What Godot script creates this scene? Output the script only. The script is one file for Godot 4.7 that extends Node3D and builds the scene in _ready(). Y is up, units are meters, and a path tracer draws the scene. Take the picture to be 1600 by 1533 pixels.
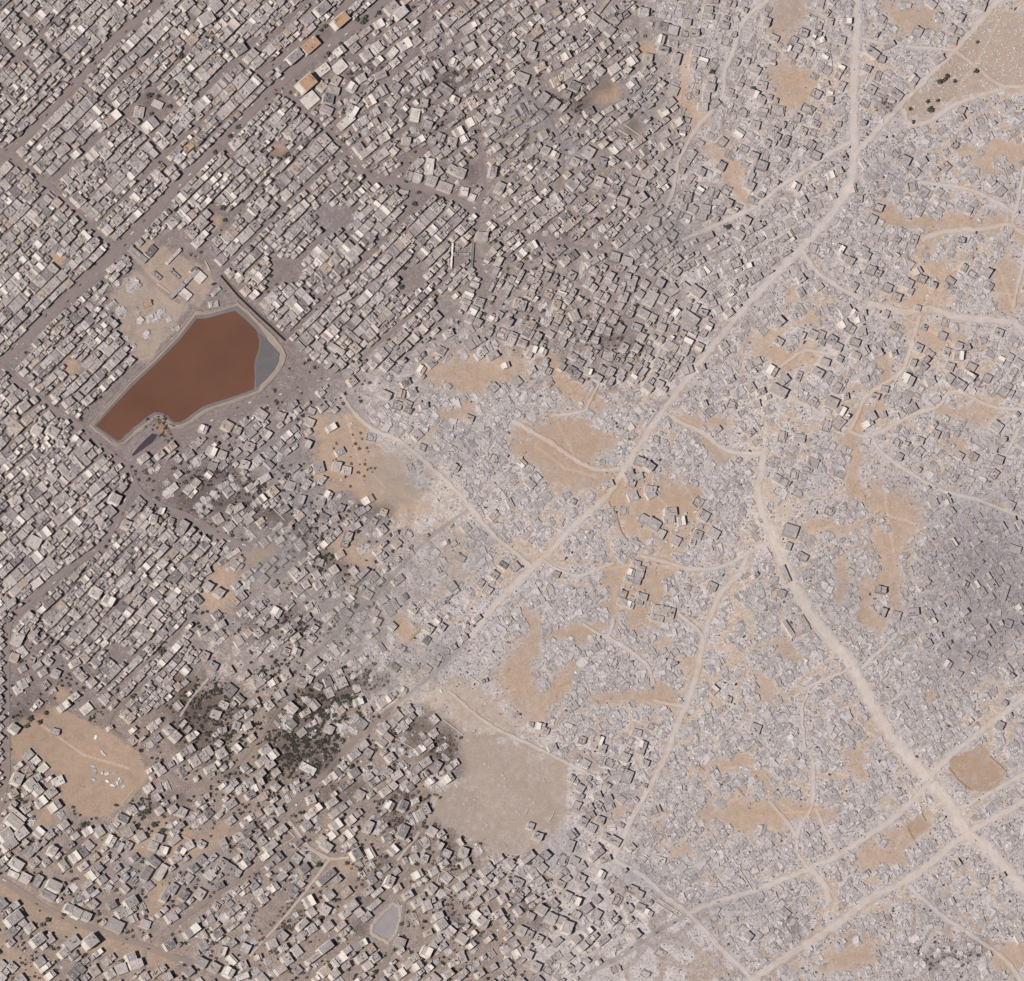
extends Node3D
# A city district seen from high above: packed housing in the northwest, collapsed quarters in the southeast.
# Site plan in metres: x to the east from 0 to 1600, y to the south from 0 to 1533; at() turns it into scene space.

const MID := Vector2(800.0, 766.5)
const LEAN := Vector2(0.34, -0.26)          # how far a point one metre up is seen shifted on the plan
const HIGH := 24000.0
const MARGIN := 100
const CELL := 2
const GW := 900
const GH := 867

var rng := RandomNumberGenerator.new()
var mats := {}
var soil := PackedColorArray()               # base colour of the ground, one cell per 2 m
var town := PackedFloat32Array()                # share of standing quarters
var wreck := PackedFloat32Array()               # share of rubble on the ground
var sandy := PackedFloat32Array()            # share of open sand
var ash_and_haze := PackedFloat32Array()             # share of ashes and of haze painted into the colours
var n1 := PackedByteArray()
var n2 := PackedByteArray()
var n3 := PackedByteArray()
var taken := PackedByteArray()               # one cell per metre: 0 free, 1 kept open, 2 built
const TW := 1800
const TH := 1733
var names := {}
var jobs := []                               # every thing that needs a label
var rubble_spots := []

func _ready() -> void:
	rng.seed = 20240611
	camera_and_light()
	make_materials()
	plan_soil()
	build_roads_plan()
	build_ground()
	build_roads()
	build_pond()
	place_houses()
	fill_districts()
	scatter_rubble()
	build_plants()
	build_small_things()
	dust_in_the_air()
	write_labels()

# ------------------------------------------------------------------ camera, sky, sun
func camera_and_light() -> void:
	var cam := Camera3D.new()
	cam.name = "camera"
	cam.position = Vector3(-LEAN.x * HIGH, HIGH, -LEAN.y * HIGH)
	cam.rotation_degrees = Vector3(-90, 0, 0)
	var near := 100.0
	cam.keep_aspect = Camera3D.KEEP_HEIGHT
	cam.set_frustum(1533.0 * near / HIGH, LEAN * Vector2(1, -1) * near, near, 40000.0)
	add_child(cam)
	cam.current = true
	var env := Environment.new()
	env.background_mode = Environment.BG_SKY
	var sm := ProceduralSkyMaterial.new()
	sm.sky_top_color = Color(0.44, 0.52, 0.7)
	sm.sky_horizon_color = Color(0.78, 0.8, 0.82)
	sm.sky_curve = 0.2
	sm.ground_bottom_color = Color(0.5, 0.45, 0.4)
	sm.ground_horizon_color = Color(0.7, 0.68, 0.65)
	var sky := Sky.new()
	sky.sky_material = sm
	env.sky = sky
	env.background_energy_multiplier = 0.24
	env.tonemap_mode = Environment.TONE_MAPPER_LINEAR
	env.tonemap_exposure = 1.5
	env.volumetric_fog_enabled = true
	env.volumetric_fog_density = 0.0
	env.sdfgi_enabled = true
	env.ssao_enabled = true
	env.ssil_enabled = true
	var we := WorldEnvironment.new()
	we.name = "world"
	we.environment = env
	add_child(we)
	var sun := DirectionalLight3D.new()
	sun.name = "sun"
	sun.light_energy = 1.25
	sun.light_color = Color(1.0, 0.972, 0.945)
	sun.light_angular_distance = 0.5
	sun.shadow_enabled = true
	add_child(sun)
	sun.look_at_from_position(Vector3.ZERO, Vector3(0.58, -0.766, -0.27))

# ------------------------------------------------------------------ helpers
func at(p: Vector2, y := 0.0) -> Vector3:
	return Vector3(p.x - MID.x, y, p.y - MID.y)

func C(r: int, g: int, b: int) -> Color:
	# a base colour from its look in full sun
	return (Color8(r, g, b).srgb_to_linear() * 0.74)

func opaque(c: Color) -> Color:
	return Color(c.r, c.g, c.b, 1.0)

func numbered(n: String) -> String:
	var k: int = names.get(n, 0)
	names[n] = k + 1
	return n if k == 0 else "%s_%03d" % [n, k]

func pts(s: String) -> PackedVector2Array:
	var out := PackedVector2Array()
	for w in s.split(" ", false):
		var q := w.split(",")
		out.append(Vector2(float(q[0]), float(q[1])))
	return out

class Acc:
	var v := PackedVector3Array()
	var n := PackedVector3Array()
	var c := PackedColorArray()
	var x := Transform3D()
	func tri(a: Vector3, b: Vector3, d: Vector3, col: Color) -> void:
		a = x * a
		b = x * b
		d = x * d
		var m := (d - a).cross(b - a).normalized()
		v.append(a); v.append(b); v.append(d)
		n.append(m); n.append(m); n.append(m)
		c.append(col); c.append(col); c.append(col)
	func quad(a: Vector3, b: Vector3, d: Vector3, e: Vector3, col: Color) -> void:
		tri(a, b, d, col)
		tri(a, d, e, col)
	func box(t: Transform3D, s: Vector3, col: Color) -> void:
		# base centred on t, no underside
		var h := s * 0.5
		var p0 := t * Vector3(-h.x, 0, -h.z)
		var p1 := t * Vector3(h.x, 0, -h.z)
		var p2 := t * Vector3(h.x, 0, h.z)
		var p3 := t * Vector3(-h.x, 0, h.z)
		var u := t.basis.y * s.y
		quad(p0 + u, p1 + u, p2 + u, p3 + u, col)
		quad(p3, p3 + u, p2 + u, p2, col)
		quad(p2, p2 + u, p1 + u, p1, col)
		quad(p1, p1 + u, p0 + u, p0, col)
		quad(p0, p0 + u, p3 + u, p3, col)
	func bx(p: Vector3, s: Vector3, col: Color) -> void:
		box(Transform3D(Basis(), p), s, col)
	func drum(p: Vector3, r: float, h: float, col: Color, k := 7) -> void:
		for i in k:
			var a := TAU * i / k
			var b := TAU * (i + 1) / k
			var q := p + Vector3(cos(a), 0, sin(a)) * r
			var s := p + Vector3(cos(b), 0, sin(b)) * r
			var u := Vector3(0, h, 0)
			quad(s, s + u, q + u, q, col)
			tri(p + u * 1.12, q + u, s + u, col)
	func mesh(m: Material) -> ArrayMesh:
		var a := []
		a.resize(Mesh.ARRAY_MAX)
		a[Mesh.ARRAY_VERTEX] = v
		a[Mesh.ARRAY_NORMAL] = n
		a[Mesh.ARRAY_COLOR] = c
		var r := ArrayMesh.new()
		r.add_surface_from_arrays(Mesh.PRIMITIVE_TRIANGLES, a)
		r.surface_set_material(0, m)
		return r

func put(called: String, a: Acc, m: Material, parent: Node3D) -> MeshInstance3D:
	var o := MeshInstance3D.new()
	o.name = called if parent != self else numbered(called)
	o.mesh = a.mesh(m)
	parent.add_child(o, true)
	return o

func structure(called: String, a: Acc, m: Material) -> MeshInstance3D:
	var o := put(called, a, m, self)
	o.set_meta("kind", "structure")
	return o

# ------------------------------------------------------------------ materials
func noise_bytes(w: int, h: int, freq: float, octaves: int, sd: int, type := FastNoiseLite.TYPE_SIMPLEX_SMOOTH) -> PackedByteArray:
	var f := FastNoiseLite.new()
	f.noise_type = type
	f.seed = sd
	f.frequency = freq
	f.fractal_octaves = octaves
	f.fractal_gain = 0.55
	var im := f.get_image(w, h, false, false, true)
	im.convert(Image.FORMAT_L8)
	return im.get_data()

func grain_texture(sd: int, low: float, high: float, f1: float, f2: float, f3: float) -> ImageTexture:
	var w := 512
	var f := FastNoiseLite.new()
	f.noise_type = FastNoiseLite.TYPE_SIMPLEX_SMOOTH
	var layers := []
	for k in 3:
		f.seed = sd + k
		f.frequency = [f1, f2, f3][k]
		f.fractal_octaves = 3
		var im := f.get_seamless_image(w, w, false, false, 0.15, true)
		im.convert(Image.FORMAT_L8)
		layers.append(im.get_data())
	var a: PackedByteArray = layers[0]
	var b: PackedByteArray = layers[1]
	var c: PackedByteArray = layers[2]
	var r := RandomNumberGenerator.new()
	r.seed = sd
	var out := PackedByteArray()
	out.resize(w * w)
	for i in w * w:
		var t := (a[i] * 0.35 + b[i] * 0.4 + c[i] * 0.25) / 255.0 + (r.randf() - 0.5) * 0.16
		t = clampf((t - 0.25) * 2.0, 0.0, 1.0)
		out[i] = int(255.0 * pow(lerpf(low, high, t), 1.0 / 2.2))
	return ImageTexture.create_from_image(Image.create_from_data(w, w, false, Image.FORMAT_L8, out))

func stone(tex: Texture2D, metres: float, rough := 0.95) -> StandardMaterial3D:
	var m := StandardMaterial3D.new()
	m.vertex_color_use_as_albedo = true
	m.albedo_texture = tex
	m.uv1_triplanar = true
	m.uv1_world_triplanar = true
	m.uv1_scale = Vector3.ONE / metres
	m.roughness = rough
	m.metallic_specular = 0.25
	return m

func make_materials() -> void:
	mats.concrete = stone(grain_texture(11, 0.74, 1.0, 0.012, 0.04, 0.11), 64.0)
	mats.rubble = stone(grain_texture(31, 0.66, 1.0, 0.02, 0.07, 0.2), 70.0)
	mats.dust = stone(grain_texture(51, 0.84, 1.0, 0.012, 0.05, 0.2), 90.0)
	var leaf := StandardMaterial3D.new()
	leaf.vertex_color_use_as_albedo = true
	leaf.roughness = 0.8
	leaf.cull_mode = BaseMaterial3D.CULL_DISABLED
	leaf.backlight_enabled = true
	leaf.backlight = Color(0.06, 0.07, 0.03)
	mats.leaf = leaf
	var water := StandardMaterial3D.new()
	water.vertex_color_use_as_albedo = true
	water.roughness = 0.18
	var wn := NoiseTexture2D.new()
	wn.width = 512
	wn.height = 512
	wn.seamless = true
	wn.as_normal_map = true
	wn.bump_strength = 1.2
	var wf := FastNoiseLite.new()
	wf.seed = 5
	wf.frequency = 0.05
	wn.noise = wf
	water.normal_enabled = true
	water.normal_texture = wn
	water.normal_scale = 0.3
	water.uv1_triplanar = true
	water.uv1_world_triplanar = true
	water.uv1_scale = Vector3.ONE / 40.0
	mats.water = water
	var sheet := StandardMaterial3D.new()
	sheet.vertex_color_use_as_albedo = true
	sheet.roughness = 0.55
	mats.sheet = sheet

# ------------------------------------------------------------------ soil plan
var SAND := Color(); var BROWN := Color(); var PALE := Color(); var GREY := Color(); var STREET := Color(); var ASH := Color(); var DARK := Color(); var YARD := Color(); var CHALK := Color()

func cell(p: Vector2) -> int:
	var x := clampi(int((p.x + MARGIN) / CELL), 0, GW - 1)
	var y := clampi(int((p.y + MARGIN) / CELL), 0, GH - 1)
	return y * GW + x

func smooth(a: float, b: float, x: float) -> float:
	var t := clampf((x - a) / (b - a), 0.0, 1.0)
	return t * t * (3.0 - 2.0 * t)

func stroke(s: String, r: float, col: Color, soft := 0.5, strength := 1.0, what := "", warp := 0.7) -> void:
	var p := pts(s)
	if p.size() == 1:
		p.append(p[0] + Vector2(0.5, 0.5))
	for i in p.size() - 1:
		var a := p[i]
		var b := p[i + 1]
		var far := r * (1.0 + soft + warp) + 2.0
		var x0 := maxi(0, int((minf(a.x, b.x) - far + MARGIN) / CELL))
		var x1 := mini(GW - 1, int((maxf(a.x, b.x) + far + MARGIN) / CELL))
		var y0 := maxi(0, int((minf(a.y, b.y) - far + MARGIN) / CELL))
		var y1 := mini(GH - 1, int((maxf(a.y, b.y) + far + MARGIN) / CELL))
		var ab := b - a
		var l2 := maxf(ab.length_squared(), 0.01)
		for y in range(y0, y1 + 1):
			for x in range(x0, x1 + 1):
				var q := Vector2(x * CELL - MARGIN, y * CELL - MARGIN)
				var t := clampf((q - a).dot(ab) / l2, 0.0, 1.0)
				var k := y * GW + x
				var d := (q - a - ab * t).length() + r * warp * ((n1[k] + n2[k] * 0.6) / 204.0 - 1.0)
				var w := smooth(r * (1.0 + soft), r * (1.0 - soft), d) * strength
				if w > 0.003:
					lay(k, w, col, what)

func lay(k: int, w: float, col: Color, what: String) -> void:
	if what == "ash":  # grey tint for ashes, airborne haze painted in as colour
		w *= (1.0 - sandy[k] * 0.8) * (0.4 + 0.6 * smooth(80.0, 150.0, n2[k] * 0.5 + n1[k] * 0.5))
		ash_and_haze[k] = maxf(ash_and_haze[k], w)
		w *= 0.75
	elif what == "sand":
		w *= 0.68 + 0.32 * smooth(70.0, 150.0, n2[k] * 0.5 + n1[k] * 0.5)
		sandy[k] = maxf(sandy[k], w)
		wreck[k] *= 1.0 - w
	elif what == "town":
		town[k] = lerpf(town[k], 1.0, w)
	soil[k] = soil[k].lerp(col, w)

func area(s: String, col: Color, strength := 1.0, what := "", warp := 10.0) -> void:
	var p := pts(s)
	var lo := p[0]
	var hi := p[0]
	for q in p:
		lo = lo.min(q)
		hi = hi.max(q)
	var x0 := maxi(0, int((lo.x - warp + MARGIN) / CELL))
	var x1 := mini(GW - 1, int((hi.x + warp + MARGIN) / CELL))
	var y0 := maxi(0, int((lo.y - warp + MARGIN) / CELL))
	var y1 := mini(GH - 1, int((hi.y + warp + MARGIN) / CELL))
	for y in range(y0, y1 + 1):
		for x in range(x0, x1 + 1):
			var k := y * GW + x
			var q := Vector2(x * CELL - MARGIN, y * CELL - MARGIN)
			var off := Vector2(n1[k] - 128, n2[k] - 128) * (warp / 90.0)
			var w := 0.0
			for j in 3:
				if Geometry2D.is_point_in_polygon(q + off + Vector2([0.0, 2.5, -2.5][j], [2.5, -1.5, -1.0][j]) * (warp * 0.12), p):
					w += 0.3334
			if w > 0.0:
				lay(k, w * strength, col, what)

func plan_soil() -> void:
	SAND = C(180, 157, 138)
	BROWN = C(160, 138, 120)
	PALE = C(214, 200, 188)
	GREY = C(186, 179, 178)
	STREET = C(136, 125, 123)
	ASH = C(146, 144, 150)  # blue-grey, stands for ashes and for haze in the air
	DARK = C(104, 94, 93)
	YARD = C(142, 128, 120)
	CHALK = C(204, 193, 184)
	n1 = noise_bytes(GW, GH, 0.03, 4, 3)
	n2 = noise_bytes(GW, GH, 0.11, 3, 8)
	n3 = noise_bytes(GW, GH, 0.008, 3, 21)
	soil.resize(GW * GH)
	sandy.resize(GW * GH)
	town.resize(GW * GH)
	wreck.resize(GW * GH)
	ash_and_haze.resize(GW * GH)
	soil.fill(C(184, 169, 157))
	# the quarters whose houses still stand: street dust and yards
	for k in 4:
		area("-100,-100 1000,-100 1050,60 1060,300 1080,480 1000,600 880,590 800,540 640,560 560,640 430,860 300,1060 230,1180 -100,1200", STREET, 0.42, "town", [20.0, 60.0, 110.0, 150.0][k])
	area("-100,-100 760,-100 760,300 640,520 540,600 300,860 200,1100 -100,1150", STREET, 0.9, "town", 40.0)
	area("-100,1160 260,1080 420,1060 600,1100 680,1150 690,1230 760,1330 860,1380 800,1640 -100,1640", YARD, 0.9, "town", 50.0)
	area("320,740 520,650 640,800 620,930 560,1060 430,1090 330,1000", C(144, 135, 132), 0.9, "town", 60.0)
	area("650,1060 860,1010 960,1120 900,1300 700,1180", C(174, 161, 153), 0.9, "", 26.0)
	area("1080,1390 1300,1460 1500,1400 1640,1480 1640,1660 900,1660 1000,1460", C(170, 156, 148), 0.9, "", 26.0)
	for e in ["1040,-20 1120,120 1090,300 1140,430 1060,560", "1230,260 1180,380", "960,1380 1030,1440 900,1480", "880,1260 960,1230", "560,640 640,600 760,560", "640,900 560,1000"]:
		stroke(e, 62.0, C(160, 151, 149), 0.9, 0.7, "", 0.9)
	# rubble lies in clumps about as wide as a few houses, with swept earth between them
	var f := FastNoiseLite.new()
	f.noise_type = FastNoiseLite.TYPE_CELLULAR
	f.cellular_return_type = FastNoiseLite.RETURN_DISTANCE2_SUB
	f.frequency = 0.04
	f.seed = 61
	f.domain_warp_enabled = true
	f.domain_warp_amplitude = 16.0
	f.domain_warp_frequency = 0.03
	f.fractal_type = FastNoiseLite.FRACTAL_NONE
	var im := f.get_image(GW, GH, false, false, true)
	im.convert(Image.FORMAT_L8)
	var clumps := im.get_data()
	for k in GW * GH:
		var edge := 7.0 + (n3[k] - 110) * 0.35 + (n2[k] - 128) * 0.12
		wreck[k] = smooth(edge, edge + 16.0, clumps[k]) * (1.0 - town[k])
		soil[k] = soil[k].lerp(GREY * (0.94 + n1[k] * 0.0006), wreck[k] * 0.92)
	# sand
	for s in ["1215,45 1245,8", "1218,118 1250,130 1230,150", "1400,20 1446,24", "1560,228 1600,242", "1440,396 1452,440 1424,468", "1566,428 1572,462", "1200,535", "690,578 742,592 792,570", "1440,520 1490,540", "1360,1340 1400,1334", "1566,1500 1600,1490", "1310,1500 1350,1490", "1380,848 1392,900", "1365,775 1400,800 1420,826", "830,1010 806,1060 840,1110", "1110,1268 1160,1276 1210,1270", "535,855 560,872", "345,905 336,935"]:
		stroke(s, 25.0, SAND, 0.8, 0.9, "sand", 1.1)
	for s in ["1370,340 1402,352 1450,345 1500,346 1560,352", "1265,495", "1240,460", "1350,640 1340,662 1322,690", "1336,700 1330,760 1352,770", "1300,826 1350,822", "1250,828 1292,814", "1350,903 1384,906", "1315,880 1310,935", "1350,925 1346,958 1376,976", "1396,920 1402,952", "1450,1086", "1222,1012 1252,1030", "820,958 846,985 900,992 940,975", "892,1040 872,1078 852,1104", "930,1092 1000,1086 1042,1096", "1022,1058 1042,1090", "1040,1002", "1030,1292", "1062,1332", "1096,1200 1150,1192 1200,1218", "1210,1262 1262,1270 1296,1272", "860,560 872,592 896,612", "662,690 690,652 730,640", "1096,190 1066,150 1072,92", "1108,230 1142,262 1160,312", "1384,322 1404,342", "1470,640 1540,652", "1480,690 1510,700", "1226,570 1214,540", "1130,720 1100,690", "1070,1030 1088,1040", "950,1290 970,1260", "1190,1060 1200,1090", "1130,660 1060,654", "1190,760 1220,800", "880,600 940,640", "1500,230 1540,260", "1395,1306 1412,1300", "1330,1176 1344,1204", "905,700 960,690", "1560,340 1600,372", "1260,548 1225,568", "1380,560 1384,600"]:
		stroke(s, 12.5, SAND, 0.85, 0.85, "sand", 1.1)
	for s in ["820,655 925,650 940,680 925,720 960,735 1060,740 1100,770 1112,812 1080,850 1040,872 990,850 960,810 930,775 880,770 830,740 800,700", "930,870 1000,868 1060,886 1040,920 1052,950 1040,976 990,986 950,962 935,920", "1470,100 1530,36 1600,5 1640,5 1640,136 1555,138 1500,150 1425,190 1415,175 1440,140", "500,652 560,646 572,690 620,720 682,790 640,812 570,790 520,762 482,722 490,680"]:
		area(s, SAND, 0.95, "sand", 20.0)
	area("1480,96 1534,38 1600,8 1640,5 1640,130 1555,134 1500,146 1430,186 1420,172 1444,138", C(174, 157, 146), 0.85, "sand", 8.0)
	for s in ["35,1120 75,1100 110,1114 160,1140 216,1176 230,1215 200,1250 165,1276 130,1276 100,1240 70,1196 20,1190 14,1150", "1482,1186 1510,1174 1536,1163 1548,1180 1574,1202 1552,1236 1520,1236 1486,1216", "1447,1262 1466,1276 1454,1292 1426,1310 1414,1290"]:
		area(s, C(170, 148, 130), 1.0, "sand", 3.0)
	area("736,1142 790,1150 860,1180 896,1196 886,1260 870,1300 830,1340 770,1330 700,1282 660,1292 682,1258 716,1214 722,1168", C(168, 153, 143), 1.0, "sand", 16.0)
	area("1360,600 1376,596 1388,640 1364,650", SAND, 0.8, "sand", 4.0)
	area("640,1090 700,1060 790,1090 800,1140 736,1142", C(178, 160, 146), 0.8, "sand", 14.0)
	for s in ["110,572", "86,405", "432,234", "620,968 634,992", "332,345", "395,870 420,860", "95,1083", "930,150 955,142", "1008,77"]:
		stroke(s, 13.0, C(178, 154, 134), 0.5, 0.9, "sand")
	area("200,430 235,405 262,440 290,480 240,560 205,560 180,500 170,460", C(172, 156, 144), 0.9, "sand", 6.0)
	area("225,370 320,420 335,440 310,480 270,470 200,400", C(170, 152, 138), 0.8, "sand", 5.0)
	for s in ["0,1385 90,1440 150,1470", "160,1470 260,1500", "250,1290 210,1330", "250,1380 235,1420", "350,1300 300,1330", "530,1360 545,1345", "100,1250 60,1290", "0,1480 60,1533", "270,1340 290,1300"]:
		stroke(s, 14.0, C(172, 150, 132), 0.6, 0.75, "sand")
	# pale dust thrown over the ground
	for s in ["1180,780 1190,840", "1440,1215 1500,1300", "1240,920 1300,1000", "640,690 680,730", "700,780 740,800", "1170,690", "1225,800 1180,800", "600,1060 650,1090", "1130,600 1180,640"]:
		stroke(s, 30.0, CHALK, 0.8, 0.45)
	# burnt gardens and dead scrub
	for s in ["300,745 340,735 390,760", "450,965 466,980", "575,1050 590,1065", "695,1170 710,1195", "900,145 940,130", "880,160 920,170", "1530,1480 1460,1500", "350,790 420,800", "500,870", "1390,156", "930,515 960,530", "1000,545", "620,1240 600,1290", "690,1310 720,1340", "740,690", "1230,1440 1240,1450"]:
		stroke(s, 17.0, DARK, 0.9, 0.6)
	for s in ["260,762 300,782 350,772", "430,800 480,830", "330,1062", "500,1240 560,1232", "420,1292", "640,1322", "560,1450 600,1352", "230,1262 280,1250", "330,1190 370,1210", "700,1440 740,1470", "820,1400 850,1440", "705,120 760,110", "640,140 700,130", "735,265", "800,230 830,250", "850,350 880,360", "560,110 590,100", "325,335", "235,160", "432,243", "480,1420", "130,1300 110,1340", "560,790 600,800", "520,880 560,900", "380,960 420,1000", "30,1120 60,1100"]:
		stroke(s, 13.0, DARK, 0.9, 0.6, "", 1.0)
	for s in ["450,1130 500,1090 540,1080", "300,1120 350,1100", "440,1180 500,1180", "280,1080 310,1160", "640,1130 690,1160"]:
		stroke(s, 28.0, C(106, 95, 88), 0.8, 0.85)
	# settled ashes, with the blue-grey haze over these quarters painted into the tint
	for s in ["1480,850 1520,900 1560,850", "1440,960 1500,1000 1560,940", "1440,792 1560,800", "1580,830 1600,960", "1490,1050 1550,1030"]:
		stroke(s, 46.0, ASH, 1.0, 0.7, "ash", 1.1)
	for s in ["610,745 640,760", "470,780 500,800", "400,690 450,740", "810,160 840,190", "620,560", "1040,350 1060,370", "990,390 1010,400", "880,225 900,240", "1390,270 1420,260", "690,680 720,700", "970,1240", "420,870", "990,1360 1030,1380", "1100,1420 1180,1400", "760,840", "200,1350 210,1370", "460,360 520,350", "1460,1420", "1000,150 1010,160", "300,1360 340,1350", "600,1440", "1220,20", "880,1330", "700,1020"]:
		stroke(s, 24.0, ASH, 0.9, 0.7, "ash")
	for t in ["1000,745 1040,790 1030,840", "1060,745 1090,790 1085,850", "840,700 880,730 930,745", "870,660 900,720", "940,890 1010,878 1060,890", "1100,880 1040,868 990,858", "1380,760 1385,800 1395,860", "1370,800 1420,815 1470,835", "1140,1200 1190,1195 1220,1225", "1185,850 1240,835 1300,822", "1190,840 1130,800 1090,760", "1195,880 1230,1000 1290,1040", "1340,500 1390,450 1450,400", "1400,490 1480,530 1540,600", "1450,480 1520,450 1580,460", "1370,350 1420,420 1400,480", "1500,350 1560,420 1590,500", "1110,1270 1180,1230 1250,1275", "1200,1290 1240,1320 1265,1355", "1220,1270 1262,1268 1290,1262", "1430,400 1460,440 1440,480", "540,650 560,720 600,760", "1560,30 1530,90 1500,130", "60,1130 130,1180 200,1200"]:
		stroke(t, 1.8, C(200, 180, 162), 0.6, 0.55, "", 0.3)
	# cultivated plots
	for s in ["985,195", "505,48"]:
		stroke(s, 12.0, C(120, 112, 102), 0.4, 0.8, "sand")

func ground_colour(p: Vector2) -> Color:
	return opaque(soil[cell(p)])

func build_ground() -> void:
	# the soil plan, drawn at one metre per pixel with its grain
	var small := PackedByteArray()
	small.resize(GW * GH * 3)
	for k in GW * GH:
		var c := soil[k] * (0.9 + 0.2 * (n3[k] / 255.0))
		c = c.linear_to_srgb()
		small[k * 3] = clampi(int(c.r * 255.0), 0, 255)
		small[k * 3 + 1] = clampi(int(c.g * 255.0), 0, 255)
		small[k * 3 + 2] = clampi(int(c.b * 255.0), 0, 255)
	var im := Image.create_from_data(GW, GH, false, Image.FORMAT_RGB8, small)
	im.resize(TW, TH, Image.INTERPOLATE_CUBIC)
	var data := im.get_data()
	var g1 := noise_bytes(TW, TH, 0.22, 2, 77)
	var g2 := noise_bytes(TW, TH, 0.06, 3, 78)
	var r := RandomNumberGenerator.new()
	r.seed = 99
	var i := 0
	for y in TH:
		for x in TW:
			var rough := 0.35 + 0.65 * (1.0 - sandy[mini(y >> 1, GH - 1) * GW + mini(x >> 1, GW - 1)])
			var f := 1.0 + rough * ((g1[i] - 128) * 0.0011 + (g2[i] - 128) * 0.0007 + (r.randf() - 0.5) * 0.1)
			data[i * 3] = clampi(int(data[i * 3] * f), 0, 255)
			data[i * 3 + 1] = clampi(int(data[i * 3 + 1] * f), 0, 255)
			data[i * 3 + 2] = clampi(int(data[i * 3 + 2] * f), 0, 255)
			i += 1
	var m := StandardMaterial3D.new()
	m.albedo_texture = ImageTexture.create_from_image(Image.create_from_data(TW, TH, false, Image.FORMAT_RGB8, data))
	m.roughness = 1.0
	m.metallic_specular = 0.15
	m.texture_repeat = false
	var st := SurfaceTool.new()
	st.begin(Mesh.PRIMITIVE_TRIANGLES)
	var nx := 180
	var ny := 173
	for y in ny + 1:
		for x in nx + 1:
			var p := Vector2(-MARGIN + float(TW) * x / nx, -MARGIN + float(TH) * y / ny)
			var k := cell(p)
			st.set_uv(Vector2(float(x) / nx, float(y) / ny))
			st.add_vertex(at(p, (n1[k] - 128) * 0.0018))
	for y in ny:
		for x in nx:
			var a := y * (nx + 1) + x
			for j in [a, a + 1, a + nx + 2, a, a + nx + 2, a + nx + 1]:
				st.add_index(j)
	st.generate_normals()
	var o := MeshInstance3D.new()
	o.name = "ground"
	o.mesh = st.commit()
	o.mesh.surface_set_material(0, m)
	o.set_meta("kind", "structure")
	add_child(o)
	var far := Acc.new()
	far.quad(Vector3(-30000, -2.5, -30000), Vector3(30000, -2.5, -30000), Vector3(30000, -2.5, 30000), Vector3(-30000, -2.5, 30000), opaque(C(176, 160, 146)))
	structure("terrain", far, mats.dust)

# ------------------------------------------------------------------ roads
var roads := []      # [kind, width, points]

func road(kind: String, w: float, s: String) -> void:
	roads.append([kind, w, pts(s)])

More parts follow.
